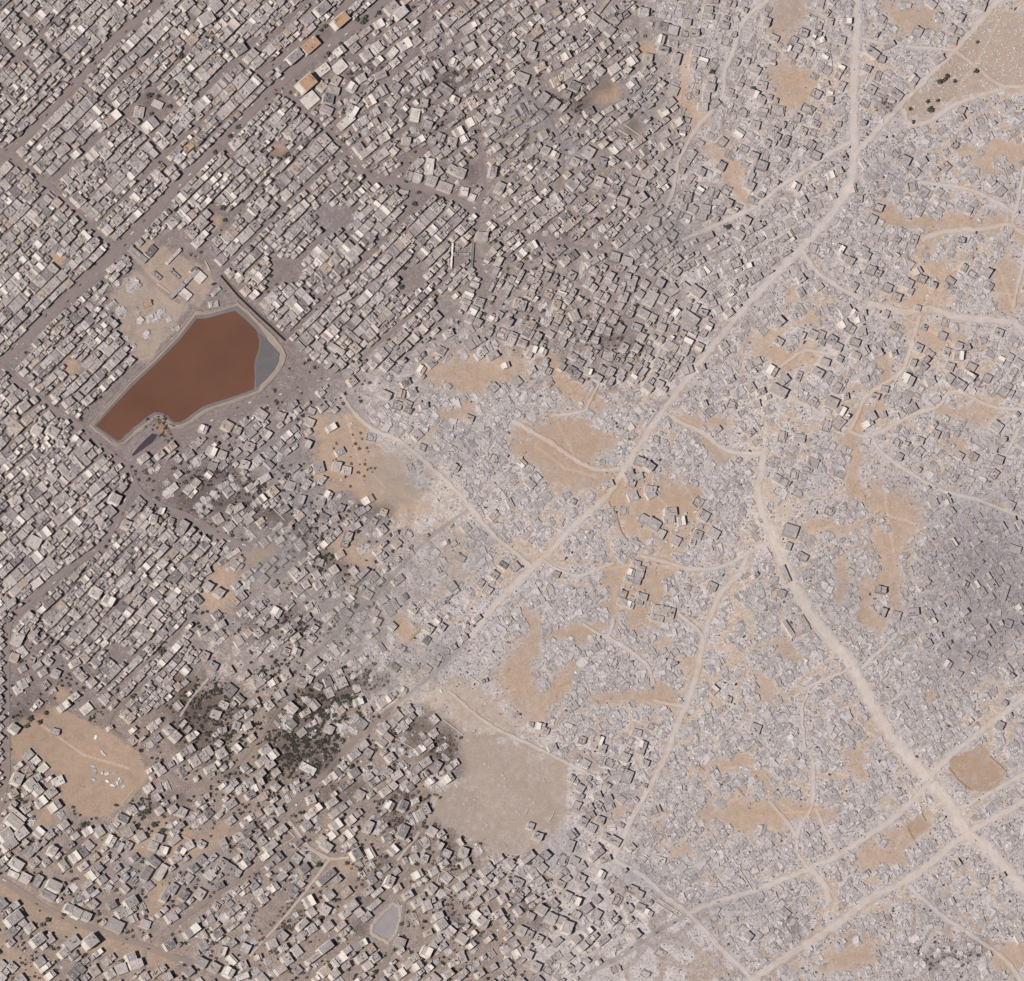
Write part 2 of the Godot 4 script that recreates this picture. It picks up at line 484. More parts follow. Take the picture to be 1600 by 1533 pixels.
func build_roads_plan() -> void:
	road("street", 11, "262,-60 247,0 180,60 125,122 83,165 47,207 12,235 -60,300")
	road("street", 15, "620,-40 605,0 550,42 507,74 462,108 425,140 400,165 360,207 290,275 240,332 197,378 120,455 82,487 25,545 -60,625")
	road("street", 9, "565,-20 548,0 520,32 482,62 437,92 405,115")
	road("street", 10, "-40,225 0,238 25,250 50,270 80,295 112,327 140,355 155,372 185,390")
	road("street", 6, "195,395 240,443 282,473")
	road("alley", 4.5, "20,17 50,47 88,85 112,108")
	road("alley", 4.5, "290,80 262,110 235,140 197,172 160,207 135,228 100,265 84,283")
	road("alley", 4, "327,175 295,207 255,240 220,280 172,328 150,350")
	road("alley", 4, "262,62 210,102 175,135 160,150")
	road("alley", 4.5, "195,187 232,217 255,250 287,268")
	road("alley", 4.5, "128,133 160,155 195,186")
	road("alley", 4.5, "272,-10 295,22 325,55 347,72 375,100 410,126")
	road("alley", 4, "115,0 60,55 20,95 -40,140")
	road("alley", 4.5, "0,60 40,100 60,120 78,140")
	road("alley", 4, "400,60 362,96 330,130 300,160")
	road("alley", 4, "480,0 440,40 400,78")
	road("street", 8, "425,140 450,152 500,200 540,240 560,262")
	road("street", 12, "548,258 580,280 625,286 700,307 745,332")
	road("alley", 4.5, "535,238 482,285 437,325 400,365 360,405 345,425")
	road("alley", 4, "450,523 510,463 570,403 600,372 640,330")
	road("alley", 4.5, "560,563 607,523 650,483 690,440 720,400")
	road("alley", 4.5, "632,560 675,512 715,478")
	road("alley", 4, "300,400 340,360 380,320 420,270 470,220")
	road("alley", 4, "400,470 450,420 500,370 560,320")
	road("alley", 4, "330,215 365,250 400,290 440,325")
	road("alley", 4, "480,300 520,340 560,385 600,420")
	road("alley", 4, "430,400 470,440 500,470")
	road("alley", 4, "993,-40 995,35 997,75")
	road("alley", 4, "665,18 650,82 620,105")
	road("alley", 4.5, "740,200 750,240 757,290 747,330 742,383 750,430 760,480")
	road("alley", 4, "800,130 850,170 880,240 870,300")
	road("alley", 4, "760,340 830,370 900,385 960,400")
	road("dirt_track", 11, "1340,-40 1340,0 1338,60 1334,120 1333,175 1334,240 1330,275 1317,305 1300,333 1275,363 1250,390 1225,415 1200,440 1157,488")
	road("dirt_track", 9, "1157,488 1120,533 1075,590 1035,643 1007,683 975,733 955,765 945,778 887,831 855,866 825,893 800,918 762,958 732,1001")
	road("street", 6, "732,1001 700,1031 665,1063 640,1083 615,1103 580,1136 562,1150 530,1182 500,1217 467,1244 445,1270 415,1305 398,1325")
	road("dirt_track", 6, "1035,643 1062,660 1095,675 1125,698 1150,708 1190,708")
	road("dirt_track", 10, "1193,700 1190,735 1184,766 1190,800 1202,822")
	road("dirt_track", 17, "1202,822 1215,858 1235,906 1257,946 1295,998 1330,1041 1360,1098 1390,1148 1425,1191 1450,1217 1485,1259 1508,1299 1545,1329 1600,1390 1660,1450")
	road("dirt_track", 8, "1206,848 1172,862 1155,896 1125,928 1107,971 1097,1006 1092,1036 1082,1073 1067,1111 1052,1148 1035,1191 1012,1234 992,1269 975,1304 957,1342")
	road("dirt_track", 7, "957,1344 1000,1366 1037,1399 1075,1427 1100,1454 1132,1489 1170,1525 1200,1570")
	road("dirt_track", 8, "1075,1427 1112,1412 1170,1394 1200,1383 1260,1359 1300,1342 1340,1317 1395,1279 1445,1231 1456,1216")
	road("street", 8, "1072,1430 1012,1464 975,1491 925,1519 880,1560")
	road("dirt_track", 11, "1504,1306 1450,1352 1412,1379 1360,1404 1300,1449 1250,1482 1200,1514 1140,1560")
	road("dirt_track", 8, "1452,1213 1487,1179 1525,1149 1600,1090 1660,1045")
	road("dirt_track", 9, "1516,1298 1562,1274 1600,1252 1660,1220")
	road("dirt_track", 6, "1500,1264 1550,1237 1600,1210 1660,1180")
	road("dirt_track", 5, "1262,1357 1245,1330 1250,1290 1268,1260 1270,1200 1265,1180")
	road("dirt_track", 10, "1266,1360 1285,1380 1296,1410")
	road("dirt_track", 5, "1310,1336 1290,1300 1275,1265")
	road("dirt_track", 5, "1200,1252 1225,1280 1246,1310")
	road("dirt_track", 6, "1420,1385 1470,1430 1530,1470 1570,1500 1600,1540")
	road("dirt_track", 8, "1335,240 1360,215 1415,155 1450,120 1492,78 1532,32 1570,-10 1600,-40")
	road("dirt_track", 5, "1492,80 1525,105 1560,132 1600,136 1660,140")
	road("dirt_track", 4, "1345,60 1372,66 1410,72 1487,78")
	road("dirt_track", 6, "1412,170 1420,192 1450,190 1495,162 1560,140")
	road("dirt_track", 6, "1330,222 1295,240 1262,265 1220,290 1182,322 1150,337 1107,357 1065,375")
	road("dirt_track", 6, "1240,-30 1200,0 1162,32 1145,80 1132,110 1130,140 1122,162 1092,195 1070,230 1057,260 1052,297 1040,322")
	road("dirt_track", 5, "1600,260 1590,315 1580,352")
	road("dirt_track", 5, "1440,285 1510,295 1545,310 1585,332")
	road("dirt_track", 7, "1440,375 1475,362 1532,358 1575,352 1600,365 1650,380")
	road("dirt_track", 5, "1600,383 1597,415 1590,445 1582,480")
	road("dirt_track", 10, "1355,475 1375,478 1412,488 1450,483 1495,495 1550,500 1582,505 1600,518 1650,560")
	road("dirt_track", 6, "1252,390 1275,423 1312,450 1347,468")
	road("dirt_track", 5, "1367,483 1330,523 1307,553 1260,548 1225,568 1207,585")
	road("dirt_track", 6, "1437,493 1425,533 1410,578 1380,600 1350,623 1335,660 1325,673")
	road("dirt_track", 5, "1325,673 1360,681 1425,648 1465,635 1482,613 1505,615 1547,635 1600,641 1660,650")
	road("dirt_track", 7, "1227,618 1285,648 1322,672")
	road("dirt_track", 5, "1360,681 1375,705 1412,733 1470,766 1532,783 1600,810 1660,830")
	road("dirt_track", 4, "1604,650 1585,683 1570,713")
	road("dirt_track", 6, "800,658 857,690 905,723 940,735 968,732")
	road("dirt_track", 4, "860,650 910,643 920,628 935,600")
	road("dirt_track", 6, "532,615 555,648 585,673 625,690 665,723 710,765 732,790 770,836 800,860 830,888")
	road("street", 5, "730,797 670,841 625,886 590,926 550,961 520,996 482,1028 465,1048 450,1088 425,1123 410,1148 395,1165 367,1199 332,1221 300,1229 275,1219 265,1205")
	road("street", 7, "532,583 510,593 462,605 400,628 337,653 262,683 212,715 195,728")
	road("street", 9, "-40,545 0,573 25,595 62,623 87,643 120,663 140,683 175,710 198,732 205,766 195,783 185,811 160,848 130,873 97,896 62,928 25,961 12,983 10,1041 10,1149 10,1211 -5,1270 -40,1330")
	road("street", 11, "207,748 218,770 250,791 300,811 350,841 392,858")
	road("street", 10, "-40,1350 0,1374 42,1401 87,1429 150,1454 220,1477 262,1494 325,1514 370,1545")
	road("street", 6, "225,1480 222,1540")
	road("street", 6, "266,1455 300,1425 350,1390 400,1357 440,1320")
	road("dirt_track", 4, "390,1495 400,1482 450,1427 495,1369 515,1342")
	road("dirt_track", 5, "545,1340 515,1342 482,1324 462,1297 450,1284")
	road("street", 7, "640,1350 607,1394 575,1424 550,1449")
	road("street", 7, "630,1410 627,1430 623,1455 612,1478 605,1499 592,1525")
	road("dirt_track", 5, "655,1300 640,1320 620,1345")
	road("alley", 4, "60,985 110,1020 160,1075 200,1110")
	road("alley", 4, "230,1060 200,1090 170,1130 190,1150")
	road("alley", 4, "300,960 260,1010 220,1040 180,1075")
	road("dirt_track", 4, "325,1060 300,1090 280,1120")
	road("dirt_track", 5, "1172,862 1130,885 1080,890 1050,882 1000,868")
	road("dirt_track", 4, "845,872 870,890 905,900 935,888 960,880")
	road("dirt_track", 4, "910,975 945,995 955,980 958,965")
	road("dirt_track", 5, "945,995 980,1015 1010,1040 1020,1070")
	road("dirt_track", 5, "1060,960 1090,985 1098,1000")
	road("dirt_track", 5, "1020,1095 1070,1105")
	road("dirt_track", 4, "1240,1090 1270,1070 1330,1045")
	road("dirt_track", 4, "1345,1045 1372,1020 1402,990")
	road("dirt_track", 4, "1258,1170 1252,1110 1262,1085")
	road("dirt_track", 5, "700,1080 760,1130 830,1165 900,1200 930,1215")
	taken.resize(TW * TH)
	for r in roads:
		keep_open(r[2], r[1] * 0.5 + 0.6, 1)

func keep_open(p: PackedVector2Array, r: float, value: int) -> void:
	for i in p.size() - 1:
		var a := p[i]
		var ab := p[i + 1] - a
		var n := maxi(1, int(ab.length()))
		for j in n + 1:
			disc(a + ab * (float(j) / n), r, value)

func disc(q: Vector2, r: float, value: int) -> void:
	var x0 := maxi(0, int(q.x - r + MARGIN))
	var x1 := mini(TW - 1, int(q.x + r + MARGIN))
	for y in range(maxi(0, int(q.y - r + MARGIN)), mini(TH - 1, int(q.y + r + MARGIN)) + 1):
		for x in range(x0, x1 + 1):
			if Vector2(x - MARGIN, y - MARGIN).distance_squared_to(q) <= r * r:
				taken[y * TW + x] = value

func keep_area(s: String, value := 1) -> void:
	var p := pts(s)
	var lo := p[0]
	var hi := p[0]
	for q in p:
		lo = lo.min(q)
		hi = hi.max(q)
	for y in range(maxi(-MARGIN, int(lo.y)), mini(TH - MARGIN - 1, int(hi.y)) + 1):
		for x in range(maxi(-MARGIN, int(lo.x)), mini(TW - MARGIN - 1, int(hi.x)) + 1):
			if Geometry2D.is_point_in_polygon(Vector2(x, y), p):
				taken[(y + MARGIN) * TW + x + MARGIN] = value

func blocked(q: Vector2, r: RandomNumberGenerator) -> bool:
	var x := clampi(int(q.x) + MARGIN, 0, TW - 1)
	var y := clampi(int(q.y) + MARGIN, 0, TH - 1)
	var t := taken[y * TW + x]
	return t == 3 or t > 0 and r.randf() > 0.12

func free_at(q: Vector2) -> bool:
	var x := int(q.x) + MARGIN
	var y := int(q.y) + MARGIN
	return x >= 0 and y >= 0 and x < TW and y < TH and taken[y * TW + x] == 0

func mark_house(q: Vector2, w: float, d: float, a: float, value := 2) -> void:
	var u := Vector2(cos(a), -sin(a))
	var v := Vector2(sin(a), cos(a))
	for i in int(w * 1.5) + 1:
		for j in int(d * 1.5) + 1:
			var p := q + u * (i / 1.5 - w * 0.5) + v * (j / 1.5 - d * 0.5)
			var x := int(p.x) + MARGIN
			var y := int(p.y) + MARGIN
			if x >= 0 and y >= 0 and x < TW and y < TH:
				taken[y * TW + x] = value

func fits(q: Vector2, w: float, d: float, a: float) -> bool:
	var u := Vector2(cos(a), -sin(a)) * w * 0.46
	var v := Vector2(sin(a), cos(a)) * d * 0.46
	for i in 5:
		for j in 5:
			if not free_at(q + u * (i * 0.5 - 1.0) + v * (j * 0.5 - 1.0)):
				return false
	return true

func build_roads() -> void:
	var tone := {"street": C(150, 138, 135), "alley": C(142, 131, 129), "dirt_track": C(222, 209, 199)}
	var lift := 0.28
	for r in roads:
		var kind: String = r[0]
		var w: float = r[1] * (0.86 if r[0] == "dirt_track" else 1.0)
		var raw: PackedVector2Array = r[2]
		var curve := Curve2D.new()
		for i in raw.size():
			var t := Vector2()
			if i > 0 and i < raw.size() - 1:
				t = (raw[i + 1] - raw[i - 1]) * 0.17
			curve.add_point(raw[i], -t, t)
		var length := curve.get_baked_length()
		var n := maxi(2, int(length / 6.0))
		var a := Acc.new()
		var rows := []
		var cols := []
		for i in n + 1:
			var s := length * i / n
			var p := curve.sample_baked(s, true)
			var q := curve.sample_baked(minf(s + 1.0, length), true) - curve.sample_baked(maxf(s - 1.0, 0.0), true)
			var side := Vector2(-q.y, q.x).normalized()
			var k := cell(p)
			var row := []
			var col := []
			var rough := 0.5 if kind == "dirt_track" else 0.12
			for j in 7:
				var o: float = [-1.5, -0.95, -0.5, 0.0, 0.5, 0.95, 1.5][j]
				if kind != "dirt_track":
					o *= 0.72
				var x := p + side * (o * w * 0.5 * (1.0 + rng.randf_range(-rough, rough)))
				row.append(at(x, lift + [-0.06, 0.0, 0.02, 0.05, 0.02, 0.0, -0.06][j]))
				var g := ground_colour(x)
				var base: Color = tone[kind]
				if kind == "dirt_track":
					base = base.lerp(soil[k], 0.2 if w > 12.0 else 0.38)
				else:
					base = base.lerp(soil[k], 0.35 if w > 8.0 else 0.55)
				var mix: float = [0.0, 0.6, 0.95, 0.8, 0.95, 0.6, 0.0][j]
				if kind != "dirt_track":
					mix = [0.3, 0.9, 1.0, 1.0, 1.0, 0.9, 0.3][j]
				col.append(opaque(g.lerp(base, mix * rng.randf_range(0.82, 1.0)) * rng.randf_range(0.95, 1.03)))
			rows.append(row)
			cols.append(col)
		for i in n:
			for j in 6:
				smooth_quad(a, rows[i][j], rows[i][j + 1], rows[i + 1][j + 1], rows[i + 1][j], cols[i][j], cols[i][j + 1], cols[i + 1][j + 1], cols[i + 1][j])
		structure(kind, a, mats.dust)
		lift += 0.012

func smooth_quad(a: Acc, p: Vector3, q: Vector3, r: Vector3, s: Vector3, cp: Color, cq: Color, cr: Color, cs: Color) -> void:
	for t in [p, s, r, p, r, q]:
		a.v.append(t)
		a.n.append(Vector3.UP)
	for c in [cp, cs, cr, cp, cr, cq]:
		a.c.append(c)

# ------------------------------------------------------------------ pond
const WATER := "307,498 320,498 332,495 350,490 367,486 384,500 400,516 405,532 404,545 399,560 397,573 398,590 397,608 376,616 355,623 335,629 317,635 303,645 290,655 280,660 272,660 266,655 262,650 252,645 242,644 233,649 225,655 216,663 207,669 202,675 195,680 190,686 184,689 168,678 150,665 178,634 207,603 245,567 282,530"
const BANK := "303,486 318,488 332,485 350,480 370,473 388,488 408,508 425,524 441,545 446,556 441,572 430,588 405,614 380,624 358,632 338,638 320,645 307,654 295,663 283,669 270,668 262,663 256,658 250,654 243,653 237,658 230,664 222,672 213,678 206,683 199,690 193,695 184,697 164,684 141,665 171,630 200,598 238,562 275,524"

func sheet_of(p: PackedVector2Array, y: float, col: Color) -> Acc:
	var a := Acc.new()
	var ix := Geometry2D.triangulate_polygon(p)
	for i in range(0, ix.size(), 3):
		var t := [at(p[ix[i]], y), at(p[ix[i + 1]], y), at(p[ix[i + 2]], y)]
		if (t[2] - t[0]).cross(t[1] - t[0]).y < 0.0:
			t = [t[0], t[2], t[1]]
		a.tri(t[0], t[1], t[2], col)
	return a

func ridge(p: PackedVector2Array, w: float, h: float, col: Color, closed := false, rough := 0.25) -> Acc:
	var a := Acc.new()
	var n := p.size()
	var rows := []
	var fine := PackedVector2Array()
	for i in (n if closed else n - 1):
		var b := p[(i + 1) % n]
		var m := maxi(1, int(p[i].distance_to(b) / 5.0))
		for j in m:
			fine.append(p[i].lerp(b, float(j) / m))
	if not closed:
		fine.append(p[n - 1])
	n = fine.size()
	for i in n:
		var q := fine[(i + 1) % n] - fine[(i - 1 + n) % n]
		if not closed and (i == 0 or i == n - 1):
			q = fine[1] - fine[0] if i == 0 else fine[n - 1] - fine[n - 2]
		var side := Vector2(-q.y, q.x).normalized() * w * 0.5
		var row := []
		for j in 5:
			var o: float = [-1.0, -0.45, 0.0, 0.45, 1.0][j]
			var y: float = [-0.3, 0.75, 1.0, 0.75, -0.3][j] * h
			row.append(at(fine[i] + side * o * rng.randf_range(1.0 - rough, 1.0 + rough), y * rng.randf_range(1.0 - rough, 1.0)))
		rows.append(row)
	for i in (n if closed else n - 1):
		var k := (i + 1) % n
		for j in 4:
			a.quad(rows[i][j], rows[i][j + 1], rows[k][j + 1], rows[k][j], opaque(col * rng.randf_range(0.92, 1.05)))
	return a

func silt(p: Vector3) -> Color:
	var k := cell(Vector2(p.x, p.z) + MID)
	var t := (n3[k] - 128) * 0.0035 + (n1[k] - 128) * 0.0012
	return opaque(Color(0.122, 0.06, 0.039) * (1.0 + t * 0.35))

func split_water(a: Acc, p: Vector3, q: Vector3, r: Vector3) -> void:
	var l := maxf(p.distance_to(q), maxf(q.distance_to(r), r.distance_to(p)))
	if l < 14.0:
		for t in [p, q, r]:
			a.v.append(t)
			a.n.append(Vector3.UP)
			a.c.append(silt(t))
	elif l == p.distance_to(q):
		split_water(a, p, (p + q) * 0.5, r)
		split_water(a, (p + q) * 0.5, q, r)
	elif l == q.distance_to(r):
		split_water(a, p, q, (q + r) * 0.5)
		split_water(a, p, (q + r) * 0.5, r)
	else:
		split_water(a, p, q, (p + r) * 0.5)
		split_water(a, (p + r) * 0.5, q, r)

func build_pond() -> void:
	var w := pts(WATER)
	var b := pts(BANK)
	keep_area("120,668 290,470 372,455 462,550 440,600 400,628 290,680 210,722", 3)
	# lining that slopes up from the water to the bank
	var lin := Acc.new()
	var rim := []
	var lin_c := []
	for i in w.size():
		var j := (i + 1) % w.size()
		var c := opaque(C(130, 122, 122) * rng.randf_range(0.93, 1.05))
		var e := w[i].lerp(b[i], rng.randf_range(0.4, 0.6))
		rim.append(e)
		lin_c.append(c)
	for i in w.size():
		var j := (i + 1) % w.size()
		lin.quad(at(w[i], 0.9), at(rim[i], 1.7), at(rim[j], 1.7), at(w[j], 0.9), lin_c[i])
	structure("pond_lining", lin, mats.dust)
	var bed := sheet_of(b, 0.55, opaque(C(166, 153, 143)))
	structure("pond_bed", bed, mats.dust)
	var pool := sheet_of(w, 1.0, Color.WHITE)
	var fine := Acc.new()
	for k in range(0, pool.v.size(), 3):
		split_water(fine, pool.v[k], pool.v[k + 1], pool.v[k + 2])
	structure("pond_water", fine, mats.water)
	var dry := sheet_of(pts("401,519 412,528 424,540 436,553 434,566 428,578 416,592 399,607 399,590 398,574 401,560 406,545 407,532"), 1.85, opaque(C(116, 110, 114)))
	structure("pond_mud", dry, mats.dust)
	structure("earth_bank", ridge(b, 4.5, 2.4, C(160, 147, 138), true, 0.45), mats.dust)
	var dark := pts("205,711 212,702 220,693 228,685 237,677 246,678 245,684 242,688 234,698 225,705 217,713 210,718")
	structure("basin_water", sheet_of(dark, 0.7, opaque(C(78, 70, 80))), mats.dust)
	structure("basin_bank", ridge(dark, 2.2, 1.2, C(160, 148, 138), true), mats.dust)
	structure("earth_mound", ridge(pts("240,660 255,668 262,678"), 16.0, 2.4, C(150, 130, 112), false, 0.4), mats.dust)
	# the dry concrete basin in the south
	var dry2 := pts("615,1412 625,1418 626,1436 618,1460 607,1472 594,1466 581,1458 582,1446 592,1434 602,1424")
	structure("basin_floor", sheet_of(dry2, 0.75, opaque(C(160, 154, 153))), mats.dust)
	structure("basin_bank", ridge(dry2, 9.0, 2.4, C(176, 164, 156), true), mats.dust)
	keep_area("612,1400 634,1412 630,1440 622,1466 606,1490 570,1470 565,1450 590,1420")
	# canal with dark water beside the eastern pond road
	var canal := pts("345,430 372,462 400,489 425,512 446,532")
	var ca := Acc.new()
	for i in canal.size() - 1:
		var s := (canal[i + 1] - canal[i]).orthogonal().normalized() * 1.7
		ca.quad(at(canal[i] + s, 0.5), at(canal[i + 1] + s, 0.5), at(canal[i + 1] - s, 0.5), at(canal[i] - s, 0.5), opaque(C(58, 52, 54)))
	structure("canal_water", ca, mats.dust)
	for o in [-2.6, 2.6]:
		var q := PackedVector2Array()
		for p in canal:
			q.append(p + Vector2(0.707, -0.707) * o)
		structure("canal_wall", ridge(q, 1.4, 2.2, C(150, 138, 130), false, 0.1), mats.dust)
	keep_open(canal, 6.0, 1)
	for s in ["950,784 956,796 962,803 966,818 970,831 977,841", "1482,1200 1495,1218 1515,1234", "1546,1182 1572,1206", "1417,1292 1422,1304 1428,1312", "1436,1266 1446,1284", "1090,1196 1100,1204", "1108,1206 1126,1216 1132,1224", "1150,1230 1162,1244", "640,1000 655,985"]:
		structure("earth_berm", ridge(pts(s), 5.0, 1.8, C(172, 152, 136), false, 0.35), mats.dust)

# ------------------------------------------------------------------ houses
var WALLS := []
func wall_tone(r: RandomNumberGenerator) -> Color:
	var t := r.randf()
	if t < 0.5:
		return C(246, 238, 230)
	if t < 0.66:
		return C(224, 212, 202)
	if t < 0.85:
		return C(198, 189, 186)
	return C(174, 166, 166)

func roof_tone(r: RandomNumberGenerator) -> Color:
	var t := r.randf()
	var c: Color
	if t < 0.5:
		c = C(180, 171, 168)
	elif t < 0.68:
		c = C(164, 156, 157)
	elif t < 0.86:
		c = C(196, 187, 185)
	elif t < 0.94:
		c = C(140, 134, 135)
	else:
		c = C(184, 166, 154)
	return c * r.randf_range(0.93, 1.08)

func ash_hazed(c: Color, q: Vector2) -> Color:  # tints walls, roofs and rubble for settled ashes and painted-in haze
	return opaque(c.lerp(C(148, 147, 153), ash_and_haze[cell(q)] * 0.45))

# a house of width w (x), depth d (z), height h; `to` gives the Acc for a part's name
func shape_house(to: Callable, w: float, d: float, h: float, look: Dictionary, r: RandomNumberGenerator) -> void:
	var wc: Color = look.wall
	var rc: Color = look.roof
	var body: Acc = to.call("walls")
	var hw := w * 0.5
	var hd := d * 0.5
	var par := r.randf_range(0.5, 1.1)
	var th := 0.35
	var o := [Vector3(-hw, 0, -hd), Vector3(hw, 0, -hd), Vector3(hw, 0, hd), Vector3(-hw, 0, hd)]
	var i_ := [Vector3(-hw + th, 0, -hd + th), Vector3(hw - th, 0, -hd + th), Vector3(hw - th, 0, hd - th), Vector3(-hw + th, 0, hd - th)]
	var top := Vector3(0, h + par, 0)
	var deck := Vector3(0, h, 0)
	for k in 4:
		var j := (k + 1) % 4
		body.quad(o[j], o[j] + top, o[k] + top, o[k], wc)
	# openings: one stack of windows or loggias per bay and storey
	var glass := opaque(wc * 0.6)
	if h > 4.5:
		for k in 4:
			var j := (k + 1) % 4
			var run: Vector3 = o[j] - o[k]
			var out := Vector3(run.z, 0, -run.x).normalized() * 0.04
			var bays := maxi(1, int(run.length() / 3.4))
			for b in bays:
				var p: Vector3 = o[k] + run * ((b + 0.5) / bays) + out
				var half: Vector3 = run.normalized() * 0.5
				var win: Acc = to.call("walls/window") if h > 12.0 else body
				win.quad(p + half + Vector3(0, 1.0, 0), p + half + Vector3(0, h - 0.8, 0), p - half + Vector3(0, h - 0.8, 0), p - half + Vector3(0, 1.0, 0), glass)
	var roof: Acc = to.call("roof")
	var rim: Acc = to.call("roof/parapet")
	for k in 4:
		var j := (k + 1) % 4
		rim.quad(o[k] + top, o[j] + top, i_[j] + top, i_[k] + top, opaque(wc.lerp(rc, 0.6)))
		rim.quad(i_[k] + deck, i_[k] + top, i_[j] + top, i_[j] + deck, rc)
	roof.quad(i_[0] + deck, i_[1] + deck, i_[2] + deck, i_[3] + deck, rc)
	# repairs, felt and slabs on the deck
	for k in r.randi_range(2, 5):
		var s := Vector3(r.randf_range(1.5, w * 0.45), r.randf_range(0.06, 0.3), r.randf_range(1.2, d * 0.45))
		var p := Vector3(r.randf_range(-hw + th + s.x * 0.5, hw - th - s.x * 0.5), h - 0.01 + 0.004 * k, r.randf_range(-hd + th + s.z * 0.5, hd - th - s.z * 0.5))
		roof.bx(p, s, opaque(rc * r.randf_range(0.66, 1.22)))
	for k in r.randi_range(0, 3):
		var along := r.randf() < 0.5
		var s := Vector3(w - 1.2 if along else 0.25, r.randf_range(0.5, 1.3), 0.25 if along else d - 1.2)
		if along:
			s.x *= r.randf_range(0.4, 1.0)
		else:
			s.z *= r.randf_range(0.4, 1.0)
		roof.bx(Vector3(0.0 if along else r.randf_range(-hw * 0.7, hw * 0.7), h, r.randf_range(-hd * 0.7, hd * 0.7) if along else 0.0), s, opaque(wc.lerp(rc, 0.4)))
	if look.tower:
		var tw: Acc = to.call("stair_tower")
		var s := Vector3(r.randf_range(2.6, 3.8), r.randf_range(2.3, 3.0), r.randf_range(2.8, 4.4))
		s.x = minf(s.x, w * 0.45)
		s.z = minf(s.z, d * 0.45)
		var p := Vector3((hw - s.x * 0.5 - 0.4) * (1 if r.randf() < 0.5 else -1), h, (hd - s.z * 0.5 - 0.4) * (1 if r.randf() < 0.5 else -1))
		tw.bx(p, s, opaque(wc * 0.97))
		tw.bx(p + Vector3(0, s.y, 0), Vector3(s.x + 0.4, 0.2, s.z + 0.4), opaque(rc * 1.05))
	for k in int(look.tanks):
		var t: Acc = to.call("water_tank")
		var p := Vector3(r.randf_range(-hw + 1.4, hw - 1.4), h, r.randf_range(-hd + 1.4, hd - 1.4))
		t.drum(p, 0.7, 1.4, opaque(C(58, 56, 60) if look.dark_tanks else C(225, 222, 216)))
	if look.solar:
		for k in 2:
			var t: Acc = to.call("solar_panel")
			t.box(Transform3D(Basis(Vector3.RIGHT, 0.45), Vector3(r.randf_range(-hw * 0.5, hw * 0.5), h + 0.3, r.randf_range(-hd * 0.5, hd * 0.5))), Vector3(3.2, 0.12, 1.8), opaque(C(66, 70, 86)))
	if look.posts:
		for k in 6:
			var t: Acc = to.call("column_stub")
			t.bx(Vector3((k % 3 - 1) * (hw - 0.5), h, (k / 3 * 2 - 1) * (hd - 0.5)), Vector3(0.45, 1.9, 0.45), opaque(rc * 0.9))
	if look.storey > 0.0:
		var t: Acc = to.call("upper_storey")
		var uw := w * r.randf_range(0.4, 0.6)
		t.bx(Vector3((hw - uw * 0.5 - 0.05) * (1 if r.randf() < 0.5 else -1), h, 0), Vector3(uw, look.storey, d - 0.15), opaque(wc * 0.98))
		t.bx(Vector3((hw - uw * 0.5) * 0.0, h, 0), Vector3(0.2, 0.9, d * 0.6), rc)

# a broken shell: walls of uneven height round a floor heaped with debris
func shape_ruin(to: Callable, w: float, d: float, h: float, look: Dictionary, r: RandomNumberGenerator) -> void:
	var wc: Color = look.wall
	var rc: Color = look.roof
	var hw := w * 0.5
	var hd := d * 0.5
	var keep := r.randf_range(0.35, 0.95)
	for k in 4:
		var n := 4
		var run := (w if k % 2 == 0 else d) / n
		for i in n:
			if r.randf() > keep + 0.15:
				continue
			var hh := h * keep * r.randf_range(0.5, 1.1)
			var t := -0.5 * n * run + (i + 0.5) * run
			var p: Vector3 = [Vector3(t, 0, -hd), Vector3(hw, 0, t), Vector3(t, 0, hd), Vector3(-hw, 0, t)][k]
			var walls: Acc = to.call("broken_wall")
			walls.bx(p, Vector3(run if k % 2 == 0 else 0.4, hh, 0.4 if k % 2 == 0 else run), opaque(wc * r.randf_range(0.8, 1.0)))
	var heap: Acc = to.call("debris")
	shape_heap(heap, minf(w, d) * 0.48, h * 0.28, rc, r, 6, Vector2(w / minf(w, d), d / minf(w, d)))
	var slab: Acc = to.call("fallen_slab")
	for k in r.randi_range(1, 3):
		var s := Vector3(w * r.randf_range(0.35, 0.75), 0.35, d * r.randf_range(0.35, 0.75))
		var b := Basis.from_euler(Vector3(r.randf_range(-0.25, 0.25), r.randf_range(-0.3, 0.3), r.randf_range(-0.25, 0.25)))
		slab.box(Transform3D(b, Vector3(r.randf_range(-hw, hw) * 0.35, h * r.randf_range(0.35, 0.75), r.randf_range(-hd, hd) * 0.35)), s, opaque(rc * r.randf_range(0.9, 1.12)))

